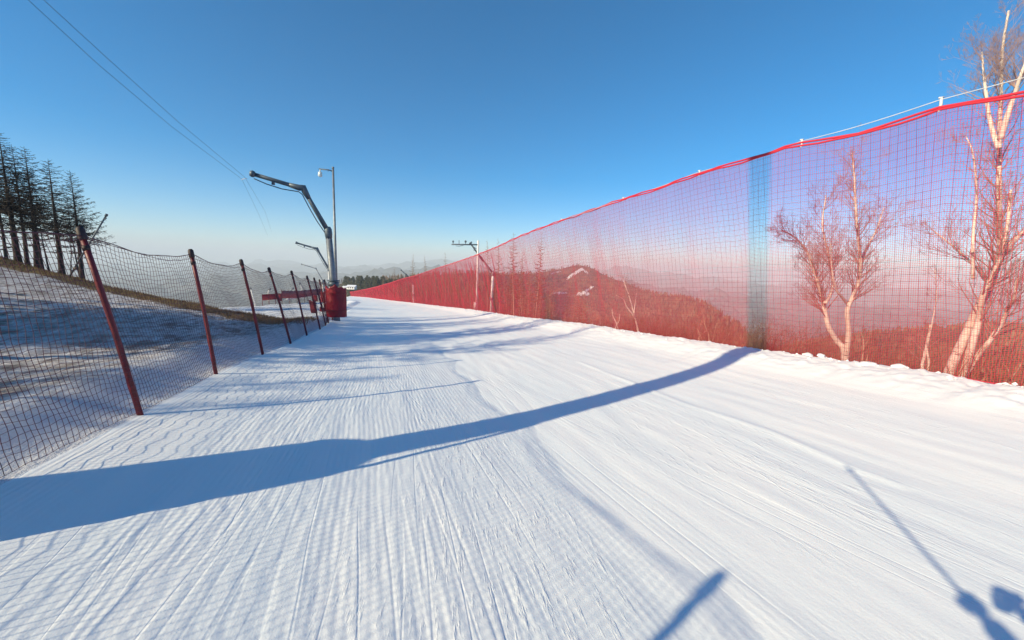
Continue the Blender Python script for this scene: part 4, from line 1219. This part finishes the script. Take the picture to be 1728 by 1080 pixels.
# ------------------------------------------------------------------ lift tower beside the camera (its shadow crosses the run) and its cables
foot = hit(1272, 594)
bx, by = foot.x-SH.x*12.2, foot.y-SH.y*12.2
bz = ground(bx, by)
tower = empty('lift_tower', (bx, by, bz), 'grey tubular lift tower with red padding, left of the camera', 'lift tower')
m = MB(); taper(m, (0, 0, -0.5), (0, 0, 12.0), 0.23, 0.20, 16); m.build('pole', M['steel'], tower)
m = MB(); m.tube([(0, 0, 0.05), (0, 0, 0.1), (0, 0, 1.45), (0, 0, 1.5)], [0.36, 0.42, 0.42, 0.36], 18); m.build('padding', M['pad'], tower)
m = MB(); m.tube([(-1.1, 0.5, 12.0), (1.1, -0.5, 12.0)], 0.09, 10); m.build('crossarm', M['steel'], tower)
TP = Vector((bx, by, bz))
for i, (a, label) in enumerate((([(-240, -260, 2.6), (50, 2, 6.5), (165, 108, 10), (290, 214, 18), (408, 302, 34), (436, 360, 60), (452, 398, 120)], 'lower of the two thin dark cables crossing the upper left sky'),
                    ([(-200, -262, 2.6), (74, 0, 6.5), (183, 100, 10), (300, 205, 18), (413, 299, 34), (447, 356, 60), (458, 390, 120)], 'upper of the two thin dark cables crossing the upper left sky'))):
    pts = [TP+Vector(((-1.05, 0.48, 12.05) if i == 0 else (1.05, -0.48, 12.05)))]+[at(*q) for q in a]
    rad = [0.006, 0.0035, 0.0042, 0.0055, 0.0075, 0.010, 0.012, 0.012]
    o = MB().tube(pts, rad, 6).build('overhead_cable', M['cable_dark'], None, pts[2]); meta(o, label, 'cable', 'overhead cables')
a, b = at(407, 303, 33.8), at(424, 297, 16.3)
p0, p1 = at(407.5, 303.2, 33.9), at(416.5, 301.5, 33.9)
o = MB().tube([p0, p0.lerp(p1, 0.5)+Vector((0, 0, 0.03)), p1], 0.03, 6).build('cable_spacer', M['cable'], None, p0); meta(o, 'short pale bar joining the two overhead cables beside the tip of the large snow gun', 'spacer bar')

# ------------------------------------------------------------------ the skier who holds the camera (only the shadow falls into the picture)
def skin_mesh(name, verts, edges, radii, mat, parent, root_i=0, levels=1):
    me = bpy.data.meshes.new(name); me.from_pydata([tuple(v) for v in verts], edges, []); me.update()
    o = bpy.data.objects.new(name, me); C.objects.link(o)
    md = o.modifiers.new('skin', 'SKIN'); md.use_smooth_shade = True
    o.modifiers.new('sub', 'SUBSURF').render_levels = levels; o.modifiers[-1].levels = levels
    for i, r in enumerate(radii):
        sv = me.skin_vertices[0].data[i]; sv.radius = (r, r) if not hasattr(r, '__len__') else r
        sv.use_root = (i == root_i)
    dg = bpy.context.evaluated_depsgraph_get(); ev = o.evaluated_get(dg)
    out = bpy.data.meshes.new_from_object(ev); out.name = name
    bpy.data.objects.remove(o); bpy.data.meshes.remove(me)
    out.materials.clear()
    p = link_mesh(name, out, mat, parent)
    return p

M['suit'] = simple('navy_ski_suit', (0.02, 0.03, 0.07), (0.03, 0.045, 0.10), 6, 0.7)
M['skin'] = simple('skin', (0.55, 0.33, 0.24), (0.48, 0.28, 0.20), 6, 0.5)
M['helmet'] = simple('helmet_shell', (0.55, 0.55, 0.57), (0.48, 0.48, 0.5), 3, 0.3)
PX, PY = 0.25, -0.32
pz = ground(PX, PY)
FW = Vector((UX, UY, 0)).normalized(); RT = Vector((FW.y, -FW.x, 0))
L_ = lambda r, f, z: RT*r + FW*f + Vector((0, 0, z))
g1, g2 = hit(1427, 785), hit(1642, 1022)
tan_el = tan(SUN_EL)
tip = g1 - SH*4.65 + Vector((0, 0, 4.65*tan_el)); grip = g2 - SH*3.4 + Vector((0, 0, 3.4*tan_el))
root = empty('person', (PX, PY, pz), 'skier in a dark suit and pale helmet holding the camera, one ski pole raised', 'person')
O_ = Vector((PX, PY, pz))
hl = grip - O_; hr_ = Vector((0.05, -0.02, CAM.z-0.11)) - O_
vs = [L_(0, -.10, .90), L_(0, -.07, 1.02), L_(0, -.02, 1.18), L_(0, .02, 1.32), L_(0, .04, 1.44), L_(0, .06, 1.52), L_(0, .09, 1.60), L_(0, .09, 1.70),
      L_(-.10, -.10, .84), L_(-.13, .10, .50), L_(-.13, .0, .14), L_(.10, -.10, .84), L_(.13, .10, .50), L_(.13, .0, .14),
      L_(-.18, .02, 1.37), L_(-.42, .03, 1.24), hl-(hl-L_(-.42, .03, 1.24)).normalized()*0.07,
      L_(.18, .02, 1.37), L_(.26, .02, 1.10), hr_-(hr_-L_(.26, .02, 1.10)).normalized()*0.07, L_(-.13, .14, .08), L_(.13, .14, .08)]
es = [(0, 1), (1, 2), (2, 3), (3, 4), (4, 5), (5, 6), (6, 7), (0, 8), (8, 9), (9, 10), (0, 11), (11, 12), (12, 13), (3, 14), (14, 15), (15, 16), (3, 17), (17, 18), (18, 19), (10, 20), (13, 21)]
rd = [(.17, .13), (.16, .125), (.175, .13), (.17, .125), .065, .07, .095, .075, .105, .075, .055, .105, .075, .055, .075, .055, .04, .075, .055, .04, .045, .045]
body = skin_mesh('body', vs, es, rd, M['suit'], root, 0, 2)
body.data.materials.append(M['skin'])
for p in body.data.polygons:
    c = p.center
    if c.z > 1.46 and (c-L_(0, .08, 1.6)).length < 0.2: p.material_index = 1
HC = L_(0, .085, 1.63)
m = MB()
rings = [(0.02, 0.125), (0.06, 0.128), (0.10, 0.112), (0.135, 0.075), (0.15, 0.02)]
m.tube([HC+Vector((0, 0, z-0.02))-FW*0.012 for z, r in rings], [r for z, r in rings], 20); m.build('helmet', M['helmet'], root)
m = MB(); m.tube([HC+FW*(0.085*cos(a))+RT*(0.105*sin(a))+Vector((0, 0, -0.005)) for a in np.linspace(-1.5, 1.5, 13)], 0.034, 8); m.build('goggles', M['dark'], root)
m = MB(); m.tube([HC+FW*0.085-Vector((0, 0, 0.03)), HC+FW*0.118-Vector((0, 0, 0.062)), HC+FW*0.09-Vector((0, 0, 0.07))], [0.008, 0.016, 0.010], 8); m.build('nose', M['skin'], root)
m = MB(); m.tube([HC+FW*0.086+RT*x-Vector((0, 0, 0.095+abs(x)*0.1)) for x in (-0.024, -0.01, 0, 0.01, 0.024)], [0.003, 0.006, 0.0065, 0.006, 0.003], 6); m.build('mouth', M['twig'], root)

def glove(centre, axis, palm_dir, name):
    """hand closed round a bar along 'axis' through 'centre'"""
    ax = axis.normalized(); pd = (palm_dir-ax*palm_dir.dot(ax)).normalized(); sd = ax.cross(pd)
    v, e, r = [centre-pd*0.075, centre-pd*0.045, centre-pd*0.036+ax*0.01], [(0, 1), (1, 2)], [0.036, 0.042, 0.036]
    for k, ln in enumerate((0.92, 1.0, 0.95, 0.78)):
        o = ax*(0.034-0.0225*k); b = len(v)
        v += [centre+o-pd*0.030+sd*0.012, centre+o-pd*0.012+sd*0.030, centre+o+pd*(0.022*ln)+sd*0.026, centre+o+pd*(0.030*ln)-sd*0.006, centre+o+pd*0.010-sd*0.026*ln]
        e += [(2, b)]+[(b+i, b+i+1) for i in range(4)]; r += [0.012, 0.0115, 0.0108, 0.010, 0.009]
    b = len(v); v += [centre-pd*0.035-sd*0.028+ax*0.030, centre-sd*0.034+ax*0.038, centre+pd*0.018-sd*0.030+ax*0.030]; e += [(1, b), (b, b+1), (b+1, b+2)]; r += [0.015, 0.013, 0.0105]
    return skin_mesh(name, v, e, r, M['cap'], root, 0, 1)
glove(hl, (tip-grip), hl-vs[15], 'glove')
glove(hr_, Vector((0, 0.15, 1)), hr_-vs[18], 'glove')
for sx in (-1, 1):
    m = MB(); a = L_(.13*sx, .0, .02)
    m.tube([a+L_(0, .03, 0.36), a+L_(0, .0, 0.22), a+L_(0, -.01, 0.10), a+L_(0, .0, 0.03)], [.075, .072, .07, .062], 12)
    m.tube([a+L_(0, -.09, 0.05), a+L_(0, .02, 0.06), a+L_(0, .16, 0.045), a+L_(0, .20, 0.04)], [.045, .058, .05, .03], 10); m.build('boot', M['steel_dark'], root)
for sx, lab in ((-1, 'left ski under the skier holding the camera'), (1, 'right ski under the skier holding the camera')):
    a = O_+L_(.13*sx, 0.0, 0.0); m = MB(); n0 = 24; b0 = 0
    for i in range(n0+1):
        f = -0.68 + 1.42*i/n0
        if f > 0.55 and False: break
        wdt = 0.05*(1-0.25*cos(pi*(f+0.68)/1.42*2-pi)*-1*0.3); wdt *= (1 if i < n0-2 else (n0-i+0.4)/3.0)
        p = a+FW*f; zg = ground(p.x, p.y)+0.012 + max(0, f-0.60)**2*6
        for dx, dz in ((-wdt, 0), (wdt, 0), (wdt, 0.012), (-wdt, 0.012)): q = p+RT*dx; m.v.append((q.x, q.y, zg+dz))
    for i in range(n0):
        for k in range(4): m.f.append((4*i+k, 4*i+(k+1) % 4, 4*i+4+(k+1) % 4, 4*i+4+k))
    m.f.append((3, 2, 1, 0)); m.f.append((4*n0, 4*n0+1, 4*n0+2, 4*n0+3))
    o = m.build('ski', M['helmet'], None, a); meta(o, lab, 'ski')
def ski_pole(label, a, b):
    r = empty('ski_pole', a, label, 'ski pole'); d = b-a; u = d.normalized()
    m = MB(); m.tube([-u*0.02, d], [0.009, 0.0075], 8); m.build('shaft', M['steel_dark'], r)
    m = MB(); m.tube([-u*0.07, -u*0.05, u*0.0, u*0.05, u*0.07], [0.012, 0.018, 0.014, 0.017, 0.011], 8); m.build('grip', M['cap'], r)
    m = MB(); m.tube([d-u*0.075, d-u*0.065, d-u*0.06], [0.012, 0.034, 0.012], 12); m.build('basket', M['cap'], r)
ski_pole('ski pole raised in the left hand of the skier holding the camera', grip, tip)
q = Vector((-1.05, -0.55, 0)); q.z = ground(q.x, q.y)
ski_pole('ski pole planted in the snow behind the skier holding the camera', q+Vector((-0.05, 0, 1.12)), q-Vector((0, 0, 0.05)))

# ------------------------------------------------------------------ air
hm = bpy.data.materials.new('haze'); hm.use_nodes = True; n = hm.node_tree.nodes; n.clear()
hv = n.new('ShaderNodeVolumePrincipled'); ho = n.new('ShaderNodeOutputMaterial')
hv.inputs['Density'].default_value = 3.4e-4; hv.inputs['Color'].default_value = (0.90, 0.965, 1.0, 1); hv.inputs['Anisotropy'].default_value = -0.05
hm.node_tree.links.new(hv.outputs[0], ho.inputs['Volume'])
zs = (-420.0, 150.0); R = 17500
V = [(x, y, z) for z in zs for (x, y) in ((-R, -R), (R, -R), (R, R), (-R, R))]
me = bpy.data.meshes.new('haze'); me.from_pydata(V, [], [(3, 2, 1, 0), (4, 5, 6, 7), (0, 1, 5, 4), (1, 2, 6, 5), (2, 3, 7, 6), (3, 0, 4, 7)]); me.update()
hz = link_mesh('haze', me, hm, smooth=False); meta(hz, kind='stuff')
